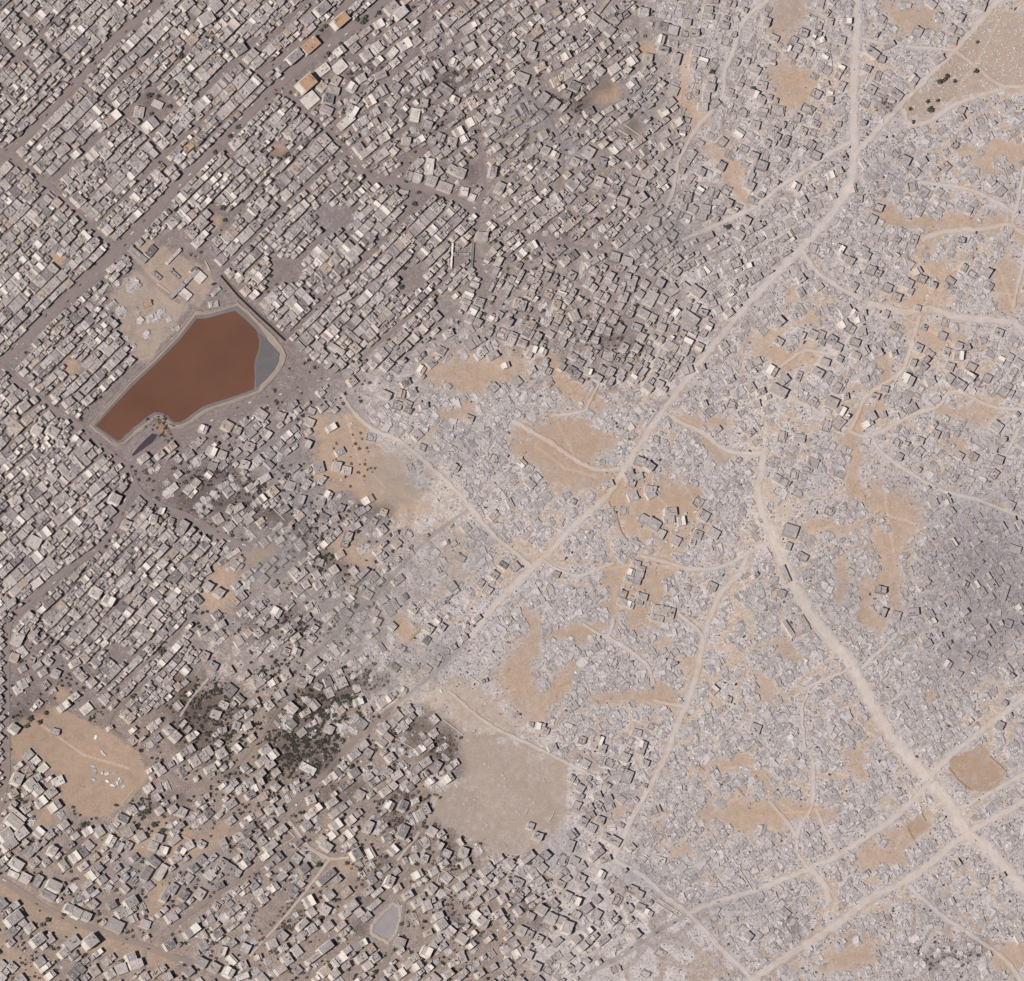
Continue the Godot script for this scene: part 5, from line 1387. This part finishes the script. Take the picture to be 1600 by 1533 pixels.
func build_plants() -> void:
	var r := RandomNumberGenerator.new()
	r.seed = 515
	var kinds := []
	for k in 6:
		var root := Node3D.new()
		var t := Acc.new()
		var high := r.randf_range(3.2, 4.6)
		var rad := r.randf_range(2.8, 4.2)
		trunk(t, high, rad, r)
		var c := Acc.new()
		crown(c, rad, high, [C(88, 92, 76), C(80, 86, 72), C(98, 96, 82), C(84, 90, 78), C(94, 92, 74), C(78, 84, 70)][k], r, 420)
		put("trunk", t, mats.leaf, root)
		put("crown", c, mats.leaf, root)
		kinds.append([root, rad])
	var used := {}
	for q in pts(TREES):
		var k := r.randi() % 6
		var o: Node3D = kinds[k][0].duplicate()
		o.name = numbered("tree")
		add_child(o)
		var s := r.randf_range(0.85, 1.45)
		o.transform = Transform3D(Basis(Vector3.UP, r.randf() * TAU).scaled(Vector3.ONE * s), at(q))
		o.set_meta("category", "tree")
		o.set_meta("group", "trees in yards and along streets")
		jobs.append({"node": o, "q": q, "kind": "tree", "s": s * kinds[k][1]})
	for k in kinds:
		k[0].free()
	# gardens and burnt groves: many bushes nobody could count
	var green := []
	var groves := [
		["275,1085 330,1060 360,1090 390,1110 400,1150 330,1165 290,1155", 420, 0], ["440,1125 460,1095 500,1070 540,1060 560,1090 530,1120 540,1150 500,1205 450,1200 435,1160", 900, 0],
		["550,1055 570,1030 590,1045 612,1075 590,1082 560,1070", 200, 1], ["490,855 515,850 525,880 505,900 488,885", 150, 0], ["538,880 562,885 558,900 540,897", 70, 0],
		["440,960 470,957 480,985 455,995 435,980", 160, 2], ["675,1155 722,1160 716,1195 700,1205 670,1165", 170, 1], ["1425,1470 1480,1480 1540,1500 1530,1520 1490,1533 1440,1510", 110, 1],
		["290,740 330,725 360,740 400,755 430,790 400,800 350,770 310,765", 330, 2], ["890,500 935,495 975,525 960,540 900,535", 170, 1], ["990,530 1010,535 1005,560 985,550", 80, 2],
		["875,140 925,150 920,170 890,165", 110, 2], ["912,155 960,125 975,150 965,160 935,178", 90, 1], ["1425,190 1470,110 1530,100 1550,130 1480,160", 420, 3], ["1490,90 1600,10 1600,130 1550,125", 260, 3],
		["590,1250 640,1230 640,1290 610,1300", 160, 1], ["620,1290 655,1250 690,1240 660,1290", 120, 1], ["640,1330 690,1310 720,1330 680,1350", 110, 1], ["760,1340 800,1330 800,1370 770,1380", 90, 1],
		["200,1250 240,1245 270,1290 215,1300", 150, 0], ["330,1150 380,1160 360,1200 320,1190", 120, 0], ["300,1255 350,1260 340,1300 310,1290", 80, 1], ["400,1150 470,1150 470,1210 420,1250", 300, 0], ["380,1260 420,1250 410,1300 385,1300", 110, 2],
		["400,1400 480,1410 470,1500 410,1500", 200, 1], ["550,1340 600,1330 600,1390 560,1400", 90, 1], ["500,1470 560,1480 550,1500 505,1500", 80, 0], ["690,1420 740,1400 760,1460 720,1480", 120, 1], ["460,780 520,790 500,850 460,830", 120, 2],
		["500,690 560,680 600,720 540,760", 60, 1], ["420,1040 470,1060 450,1110 410,1090", 110, 0], ["50,1110 70,1100 62,1140 40,1140", 60, 0], ["228,652 262,640 272,676 240,672", 70, 2, true], ["700,90 800,100 790,150 720,140", 60, 1], ["640,110 720,100 700,150 640,140", 80, 1], ["560,90 600,85 590,120 560,120", 60, 1], ["700,200 760,210 740,290 700,250", 70, 1], ["850,330 900,320 930,360 880,380", 60, 1],
		["780,200 840,180 850,260 790,290", 90, 1], ["830,60 870,40 880,70 840,90", 50, 1], ["690,10 760,10 750,40 700,45", 60, 1], ["815,140 850,150 860,180 830,180", 60, 2], ["760,370 800,375 800,400 770,400", 40, 0], ["1360,140 1410,150 1390,175 1365,170", 60, 1], ["280,770 340,770 330,820 290,800", 60, 1], ["0,1500 60,1490 70,1533 0,1533", 60, 0], ["30,1440 70,1450 60,1480 20,1470", 50, 0], ["820,1390 880,1380 870,1430 830,1430", 50, 1],
	]
	var pool := pts(WATER)
	var tones := [C(80, 79, 70), C(122, 108, 101), C(88, 80, 80), C(100, 96, 84)]
	for g in groves:
		var p := pts(g[0])
		var lo := p[0]
		var hi := p[0]
		for q in p:
			lo = lo.min(q)
			hi = hi.max(q)
		for k in int(g[1]) * 4:
			var q := Vector2(r.randf_range(lo.x - 18, hi.x + 18), r.randf_range(lo.y - 18, hi.y + 18))
			if not Geometry2D.is_point_in_polygon(q + Vector2(r.randfn(), r.randfn()) * 9.0, p) or g.size() < 4 and not free_at(q) or g.size() == 4 and Geometry2D.is_point_in_polygon(q, pool):
				continue
			if g.size() < 4 and n2[cell(q)] < 105 + r.randi() % 30:
				continue
			green.append([q, tones[g[2]], r.randf_range(0.5, 1.4) * (0.7 if g[2] == 3 else 1.0)])
	for k in 34000:
		var q := Vector2(r.randf_range(0, 1060), r.randf_range(0, 1533))
		var dense := 0.85 if q.y > 720.0 else 0.35
		if town[cell(q)] > 0.5 and n1[cell(q)] > 118 and n2[cell(q)] > 116 and sandy[cell(q)] < 0.3 and free_at(q) and r.randf() < dense:
			green.append([q, tones[[0, 1, 2, 0][r.randi() % 4]], r.randf_range(0.6, 1.6)])
	var b := Acc.new()
	crown(b, 2.0, 1.4, Color.WHITE, r, 120)
	var mm := MultiMesh.new()
	mm.transform_format = MultiMesh.TRANSFORM_3D
	mm.use_colors = true
	mm.mesh = b.mesh(mats.leaf)
	mm.instance_count = green.size()
	for i in green.size():
		var s: float = green[i][2]
		mm.set_instance_transform(i, Transform3D(Basis(Vector3.UP, r.randf() * TAU).scaled(Vector3(s, s * r.randf_range(0.7, 1.2), s)), at(green[i][0])))
		mm.set_instance_color(i, opaque(green[i][1] * r.randf_range(0.7, 1.25)))
	var o := MultiMeshInstance3D.new()
	o.name = "shrubbery"
	o.multimesh = mm
	o.set_meta("kind", "stuff")
	o.set_meta("label", "dense garden bushes and scorched groves between the southern houses")
	add_child(o)

func thing(called: String, category: String, group: String, q: Vector2, a: float, text: String) -> Node3D:
	var root := Node3D.new()
	root.name = numbered(called)
	root.transform = Transform3D(Basis(Vector3.UP, a), at(q))
	root.set_meta("category", category)
	root.set_meta("group", group)
	add_child(root)
	jobs.append({"node": root, "q": q, "kind": called, "text": text})
	return root

func sheet_xy(c: int, r: int, s: String) -> PackedVector2Array:
	var out := PackedVector2Array()
	for q in pts(s):
		out.append(Vector2(400.0 * c, 383.0 * r) + q / 4.0)
	return out

func build_small_things() -> void:
	var r := RandomNumberGenerator.new()
	r.seed = 808
	# garden and yard walls
	var runs := [[0, 2, "1420,140 1600,300"], [1, 2, "180,900 330,1010"], [1, 2, "400,150 470,80"], [1, 2, "1400,380 1500,490"], [1, 2, "1160,1430 1290,1530"], [1, 2, "1340,1170 1400,1210 1440,1180"], [1, 2, "330,640 380,590"], [1, 2, "100,110 180,190"],
		[1, 3, "1240,990 1130,920 1150,840 1270,895"], [1, 3, "1490,840 1420,930 1560,1040"], [1, 3, "1440,760 1600,860"], [1, 3, "850,10 990,90"], [1, 3, "1000,190 1160,350"], [1, 3, "240,690 380,820 430,780 260,660"], [1, 3, "1340,880 1430,950"], [1, 3, "150,700 240,640 200,600"], [1, 3, "1040,920 1150,980 1240,1040"], [1, 3, "880,1040 910,1090 880,1200"], [1, 3, "1370,1060 1460,1110"], [1, 3, "840,700 900,630 940,680"],
		[2, 3, "0,960 100,880 170,820 250,870"], [2, 3, "80,950 200,1020"], [2, 3, "1370,760 1500,970"], [2, 3, "1280,900 1340,1000"], [2, 3, "910,1020 1060,1120"], [2, 3, "895,1045 1040,1140"], [2, 3, "700,970 820,1050"], [2, 3, "1430,1010 1520,1130"], [2, 3, "230,550 260,480"], [2, 3, "80,500 100,460"], [2, 3, "280,500 420,500"],
		[2, 0, "1110,600 1140,510 1130,480"], [2, 0, "1320,1240 1390,1340"], [2, 0, "540,490 460,590"], [2, 0, "700,780 800,850"], [2, 0, "660,810 780,880"], [2, 0, "640,170 730,300"], [2, 0, "1240,200 1250,160"],
		[3, 0, "980,200 1070,240"], [3, 0, "590,1080 690,1160"], [3, 0, "880,310 960,380"], [3, 0, "730,470 840,570"], [3, 0, "380,300 400,420"], [0, 3, "650,560 740,610"], [0, 3, "1100,610 1290,700"], [0, 3, "760,430 830,350"], [0, 3, "840,430 910,350"], [0, 3, "640,860 790,930"], [0, 3, "1450,1170 1540,1040"], [0, 3, "470,1040 560,1110"], [0, 3, "1050,480 1100,420"],
		[1, 1, "1100,1180 1370,1350"], [1, 1, "1510,1160 1410,1350"], [1, 1, "1370,1000 1560,1080"], [1, 1, "1160,1240 1120,1310"], [1, 0, "1110,1000 1140,1040"], [1, 0, "1200,1200 1270,1160"], [1, 0, "1360,1280 1410,1180"], [1, 0, "860,690 900,610 960,570"], [0, 1, "930,180 1030,90"], [0, 1, "1280,100 1310,160"], [0, 1, "980,240 1060,300"], [2, 1, "1330,740 1390,820"], [2, 1, "1350,725 1410,805"], [2, 1, "1430,100 1540,160"], [3, 2, "160,940 200,920"], [3, 2, "1430,610 1340,760"], [0, 0, "790,740 940,860"], [0, 0, "980,860 1060,760"]]
	for run in runs:
		var p := sheet_xy(run[0], run[1], run[2])
		var root := thing("yard_wall", "wall", "low concrete walls round yards and plots", p[0].lerp(p[1], 0.5), 0.0, ["pale concrete yard wall with a bend", "straight pale concrete yard wall", "cornered pale concrete yard wall"][mini(2, (p.size() - 1) % 3)])
		root.transform = Transform3D(Basis(), at(p[0]))
		var tone := C(222, 212, 200) * r.randf_range(0.85, 1.05)
		for k in p.size() - 1:
			var v := p[k + 1] - p[k]
			var mid := (p[k] + p[k + 1]) * 0.5 - p[0]
			var b := Transform3D(Basis(Vector3.UP, atan2(-v.y, v.x)), Vector3(mid.x, 0, mid.y))
			var a := Acc.new()
			a.box(b, Vector3(v.length(), 2.4, 0.45), opaque(tone))
			var w := put("wall_run", a, mats.concrete, root)
			var c := Acc.new()
			c.box(Transform3D(b.basis, b.origin + Vector3(0, 2.4, 0)), Vector3(v.length() - 0.02, 0.12, 0.6), opaque(tone * 1.06))
			put("coping", c, mats.concrete, w)
	# tents on the open field in the southwest
	for q in sheet_xy(0, 3, "590,215 592,240 585,275 640,235 670,285 715,240 745,275 758,290 720,320 770,322 665,240 515,325 640,105 652,118 600,15 700,310 735,300 580,190"):
		var root := thing("tent", "tent", "tents on the sandy field", q, r.randf() * PI, ["white ridge tent on the sandy field", "grey ridge tent on the sandy field", "bluish ridge tent on the sandy field"][r.randi() % 3])
		var kind: String = root.name
		var tone: Color = C(226, 224, 222)
		if str(jobs[jobs.size() - 1].text).begins_with("grey"):
			tone = C(176, 174, 174)
		elif str(jobs[jobs.size() - 1].text).begins_with("bluish"):
			tone = C(176, 190, 206)
		var w := r.randf_range(1.8, 2.6)
		var d := r.randf_range(2.2, 3.4)
		for side in [-1.0, 1.0]:
			var a := Acc.new()
			var e1 := Vector3(side * w, 0, -d)
			var e2 := Vector3(side * w, 0, d)
			var t1 := Vector3(0, 2.4, -d)
			var t2 := Vector3(0, 2.4, d)
			if side > 0:
				a.quad(e1, t1, t2, e2, opaque(tone))
			else:
				a.quad(e2, t2, t1, e1, opaque(tone * 0.97))
			put("roof_sheet", a, mats.sheet, root)
			var g := Acc.new()
			var z: float = d * side
			if side > 0:
				g.tri(Vector3(-w, 0, z), Vector3(0, 2.4, z), Vector3(w, 0, z), opaque(tone * 0.9))
			else:
				g.tri(Vector3(w, 0, z), Vector3(0, 2.4, z), Vector3(-w, 0, z), opaque(tone * 0.9))
			put("end_flap", g, mats.sheet, root)
	# low white slabs on the wide field
	var slabs := sheet_xy(1, 3, "1430,180 1456,196 1540,250 1556,270 1520,312 1560,322 1300,430 1366,405 1420,590 1440,560 1180,15 1250,200")
	slabs.append_array(sheet_xy(2, 3, "200,285 110,400 135,420 30,480 46,492 60,700"))
	slabs.append_array(sheet_xy(1, 2, "1275,1470 1320,1495 1085,1235 1100,1242 1180,1250 1195,1260 1200,1325 1370,1375 1470,1475 1495,1482"))
	for q in slabs:
		var root := thing("stone_slab", "stone slab", "pale slabs on the wide brown field", q, deg_to_rad(40.0), "pale raised stone slab on the brown field")
		var a := Acc.new()
		a.bx(Vector3.ZERO, Vector3(3.0, 0.7, 5.0), opaque(C(180, 170, 162)))
		put("plinth", a, mats.concrete, root)
		var b := Acc.new()
		b.bx(Vector3(0, 0.7, 0), Vector3(2.4, 0.5, 4.4), opaque(C(196, 188, 182)))
		put("top_slab", b, mats.concrete, root)
	# cars along the streets
	var parked := 0
	for e in roads:
		if e[0] != "street" or e[1] < 6.5:
			continue
		var p: PackedVector2Array = e[2]
		for k in p.size() - 1:
			var v := p[k + 1] - p[k]
			var step := 26.0
			var at_ := r.randf() * step
			while at_ < v.length():
				var side := 1.0 if r.randf() < 0.5 else -1.0
				var q: Vector2 = p[k] + v.normalized() * at_ + v.normalized().orthogonal() * side * float(e[1]) * r.randf_range(0.12, 0.36)
				at_ += step * r.randf_range(0.6, 2.6)
				if q.x < 2 or q.y < 2 or q.x > 1598 or q.y > 1531:
					continue
				parked += 1
				car(q, atan2(-v.y, v.x) + (PI if side > 0 else 0.0), r)
	# pale flecks over the eastern field
	var list := []
	var field := pts("1425,190 1415,175 1440,140 1480,95 1530,40 1560,10 1620,0 1620,136 1555,138 1500,150")
	while list.size() < 1500:
		var q := Vector2(r.randf_range(1415, 1620), r.randf_range(0, 195))
		if Geometry2D.is_point_in_polygon(q, field) and n2[cell(q)] > 96 + r.randi() % 40:
			list.append(q)
	var chunk := Acc.new()
	chunk.box(Transform3D(Basis.from_euler(Vector3(0.1, 0.3, 0.12)), Vector3(0, -0.1, 0)), Vector3.ONE, Color.WHITE)
	var mm := MultiMesh.new()
	mm.transform_format = MultiMesh.TRANSFORM_3D
	mm.use_colors = true
	mm.mesh = chunk.mesh(mats.rubble)
	mm.instance_count = list.size()
	for k in list.size():
		mm.set_instance_transform(k, Transform3D(Basis(Vector3.UP, r.randf() * TAU) * Basis.from_scale(Vector3(r.randf_range(0.5, 1.9), r.randf_range(0.3, 1.1), r.randf_range(0.5, 1.6))), at(list[k], 0.1)))
		mm.set_instance_color(k, opaque(C(238, 234, 228) * r.randf_range(0.6, 1.05)))
	var o := MultiMeshInstance3D.new()
	o.name = "stones"
	o.multimesh = mm
	o.set_meta("kind", "stuff")
	o.set_meta("label", "pale stones and scraps strewn over the shrub dotted eastern field")
	add_child(o)

func car(q: Vector2, a: float, r: RandomNumberGenerator) -> void:
	var k := r.randi() % 5
	var tone: Color = [C(236, 234, 230), C(180, 180, 182), C(70, 72, 78), C(236, 232, 226), C(140, 60, 54)][k]
	var root := thing("car", "car", "cars on the streets", q, a, ["white", "silver", "dark grey", "white", "red"][k] + " car on the street")
	root.position.y = 0.5
	var l := r.randf_range(4.0, 5.2)
	var body := Acc.new()
	body.bx(Vector3(0, 0.35, 0), Vector3(l, 0.6, 1.8), opaque(tone))
	put("body", body, mats.sheet, root)
	var cab := Acc.new()
	var lo := [Vector3(-l * 0.36, 0.95, -0.85), Vector3(l * 0.2, 0.95, -0.85), Vector3(l * 0.2, 0.95, 0.85), Vector3(-l * 0.36, 0.95, 0.85)]
	var hi := [Vector3(-l * 0.26, 1.5, -0.7), Vector3(l * 0.08, 1.5, -0.7), Vector3(l * 0.08, 1.5, 0.7), Vector3(-l * 0.26, 1.5, 0.7)]
	for i in 4:
		var j := (i + 1) % 4
		cab.quad(lo[j], hi[j], hi[i], lo[i], opaque(Color(0.03, 0.035, 0.04)))
	put("windows", cab, mats.sheet, root)
	var top := Acc.new()
	top.quad(hi[0], hi[1], hi[2], hi[3], opaque(tone))
	put("car_roof", top, mats.sheet, root)
	for sx in [-0.32, 0.32]:
		for sz in [-0.82, 0.82]:
			var w := Acc.new()
			for i in 8:
				var t0 := TAU * i / 8
				var t1 := TAU * (i + 1) / 8
				var c := Vector3(l * sx, 0.34, sz)
				var p0 := c + Vector3(cos(t0), sin(t0), 0) * 0.34
				var p1 := c + Vector3(cos(t1), sin(t1), 0) * 0.34
				var out := Vector3(0, 0, 0.1)
				w.quad(p0 - out, p0 + out, p1 + out, p1 - out, opaque(Color(0.02, 0.02, 0.02)))
				w.tri(c + out, p1 + out, p0 + out, opaque(Color(0.04, 0.04, 0.04)))
				w.tri(c - out, p0 - out, p1 - out, opaque(Color(0.04, 0.04, 0.04)))
			put("wheel", w, mats.sheet, root)

# ------------------------------------------------------------------ dust hanging over fresh rubble
func dust_in_the_air() -> void:
	var n := 0
	for e in [[Vector2(425, 868), Vector3(110, 36, 80), 0.010], [Vector2(560, 960), Vector3(150, 36, 110), 0.006], [Vector2(636, 1050), Vector3(130, 36, 90), 0.007], [Vector2(620, 745), Vector3(130, 36, 100), 0.006], [Vector2(98, 900), Vector3(50, 24, 34), 0.014], [Vector2(1500, 870), Vector3(150, 40, 110), 0.002], [Vector2(1545, 930), Vector3(130, 40, 170), 0.002], [Vector2(1520, 1010), Vector3(160, 36, 70), 0.0022], [Vector2(690, 880), Vector3(160, 36, 120), 0.005], [Vector2(1040, 360), Vector3(140, 36, 110), 0.005], [Vector2(810, 190), Vector3(110, 36, 90), 0.006], [Vector2(1250, 960), Vector3(200, 30, 160), 0.004]]:
		var f := FogVolume.new()
		f.name = "dust_haze" if n == 0 else "dust_haze_%03d" % n
		n += 1
		f.shape = RenderingServer.FOG_VOLUME_SHAPE_ELLIPSOID
		f.size = e[1]
		f.position = at(e[0], e[1].y * 0.3)
		f.rotation.y = deg_to_rad(30.0)
		var m := FogMaterial.new()
		m.albedo = Color(0.78, 0.76, 0.78) if e[0].x > 1400.0 else Color(0.97, 0.95, 0.93)
		m.density = e[2]
		f.material = m
		f.set_meta("kind", "stuff")
		f.set_meta("label", "pale dust haze hanging low over the broken quarter")
		add_child(f)

# ------------------------------------------------------------------ labels
func write_labels() -> void:
	var marks := []
	for e in "280,590,the brown pond;226,698,the small dark basin;118,1190,the open tent field;785,1240,the wide brown field;605,1445,the dry grey basin;432,234,the walled sand lot;333,338,the tree-lined courtyard;236,172,the treed school yard;287,430,the long school roofs;480,130,the orange-roofed apartment block;625,286,the wide grey street;110,572,the square sand yard;445,420,the empty northwest lot;640,435,the second empty lot;1333,238,the northern road fork;1130,140,the winding northern track;935,150,the scrubby brown field;985,195,the olive-grey plots;1190,708,the bent dusty track;1185,845,the big dusty junction;1450,1217,the southeastern crossroads;1510,1302,the widest southeastern junction;1266,1358,the star of tracks;1075,1428,the southern track crossing;957,1342,the southern track corner;731,797,the central track crossing;828,888,the small central junction;990,900,the six-house island;1055,815,the sandy house cluster;1437,490,the eastern track fork;1325,673,the eastern track meeting;1214,606,the white-walled house;1530,90,the shrub-dotted field;1530,1200,the square brown lot;1440,1285,the bermed sand lot;500,1150,the dark southern grove;340,1115,the western grove;180,1022,the grey sports court;97,896,the southwestern street bend;225,1482,the southwestern crossroads;515,1342,the sandy yard crossing;620,970,the brown central lot;560,720,the sandy central hollow;720,590,the northern sand patch;1240,930,the roadside compound;1390,870,the soot-stained sand;1500,930,the ash-grey quarter;180,388,the avenue crossing;125,122,the northern avenue bend;47,207,the western avenue end;1045,642,the diagonal road fork;745,332,the street end;720,1340,the northern cemetery edge;1500,500,the eastern dust road;1250,395,the road bend".split(";"):
		var f := e.split(",")
		marks.append([Vector2(float(f[0]), float(f[1])), f[2]])
	var dirs := ["east", "northeast", "north", "northwest", "west", "southwest", "south", "southeast"]
	var ord := ["nearest", "second", "third", "fourth", "fifth", "sixth", "seventh", "eighth", "ninth", "tenth", "eleventh", "twelfth"]
	var sets := {}
	for j in jobs:
		var best := 0
		for k in marks.size():
			if j.q.distance_to(marks[k][0]) < j.q.distance_to(marks[best][0]):
				best = k
		var v: Vector2 = j.q - marks[best][0]
		j.far = v.length()
		j.where = "%s of %s" % [dirs[posmod(int(round(atan2(-v.y, v.x) / (PI / 4))), 8)], marks[best][1]]
		var key: String = j.kind + j.where
		if not sets.has(key):
			sets[key] = []
		sets[key].append(j)
	for key in sets:
		var s: Array = sets[key]
		s.sort_custom(func(a, b): return a.far < b.far)
		for i in s.size():
			var j: Dictionary = s[i]
			var rank: String = ord[i] if i < ord.size() else "%dth" % (i + 1)
			var t := ""
			match j.kind:
				"house", "flats":
					var l: float = (j.look.roof as Color).get_luminance()
					var roof := "pale-roofed" if l > 0.33 else "grey-roofed" if l > 0.24 else "dark-roofed"
					if j.style.contains("o"):
						roof = "orange-roofed"
					var what := "apartment block" if j.kind == "flats" else "hall" if j.style.contains("w") and j.w > 15 else "long house" if maxf(j.w, j.d) > 2.2 * minf(j.w, j.d) else "house"
					var extra := "solar panels" if j.look.solar else "column stubs" if j.look.posts else "roof stair tower" if j.look.tower else "dark tanks" if j.look.tanks > 0 and j.look.dark_tanks else "white tanks" if j.look.tanks > 0 else "bare roof"
					t = "%s %s with %s, %s one %s" % [roof, what, extra, rank, j.where]
				"ruin":
					t = "roofless broken grey house shell, %s one %s" % [rank, j.where]
				"collapse":
					t = "collapsed house heap of grey slabs, %s one %s" % [rank, j.where]
				"tree":
					t = "%s dark green tree, %s one %s" % ["large" if j.s > 3.9 else "small" if j.s < 2.9 else "round", rank, j.where]
				_:
					t = "%s, %s one %s" % [j.text, rank, j.where]
			j.node.set_meta("label", t)
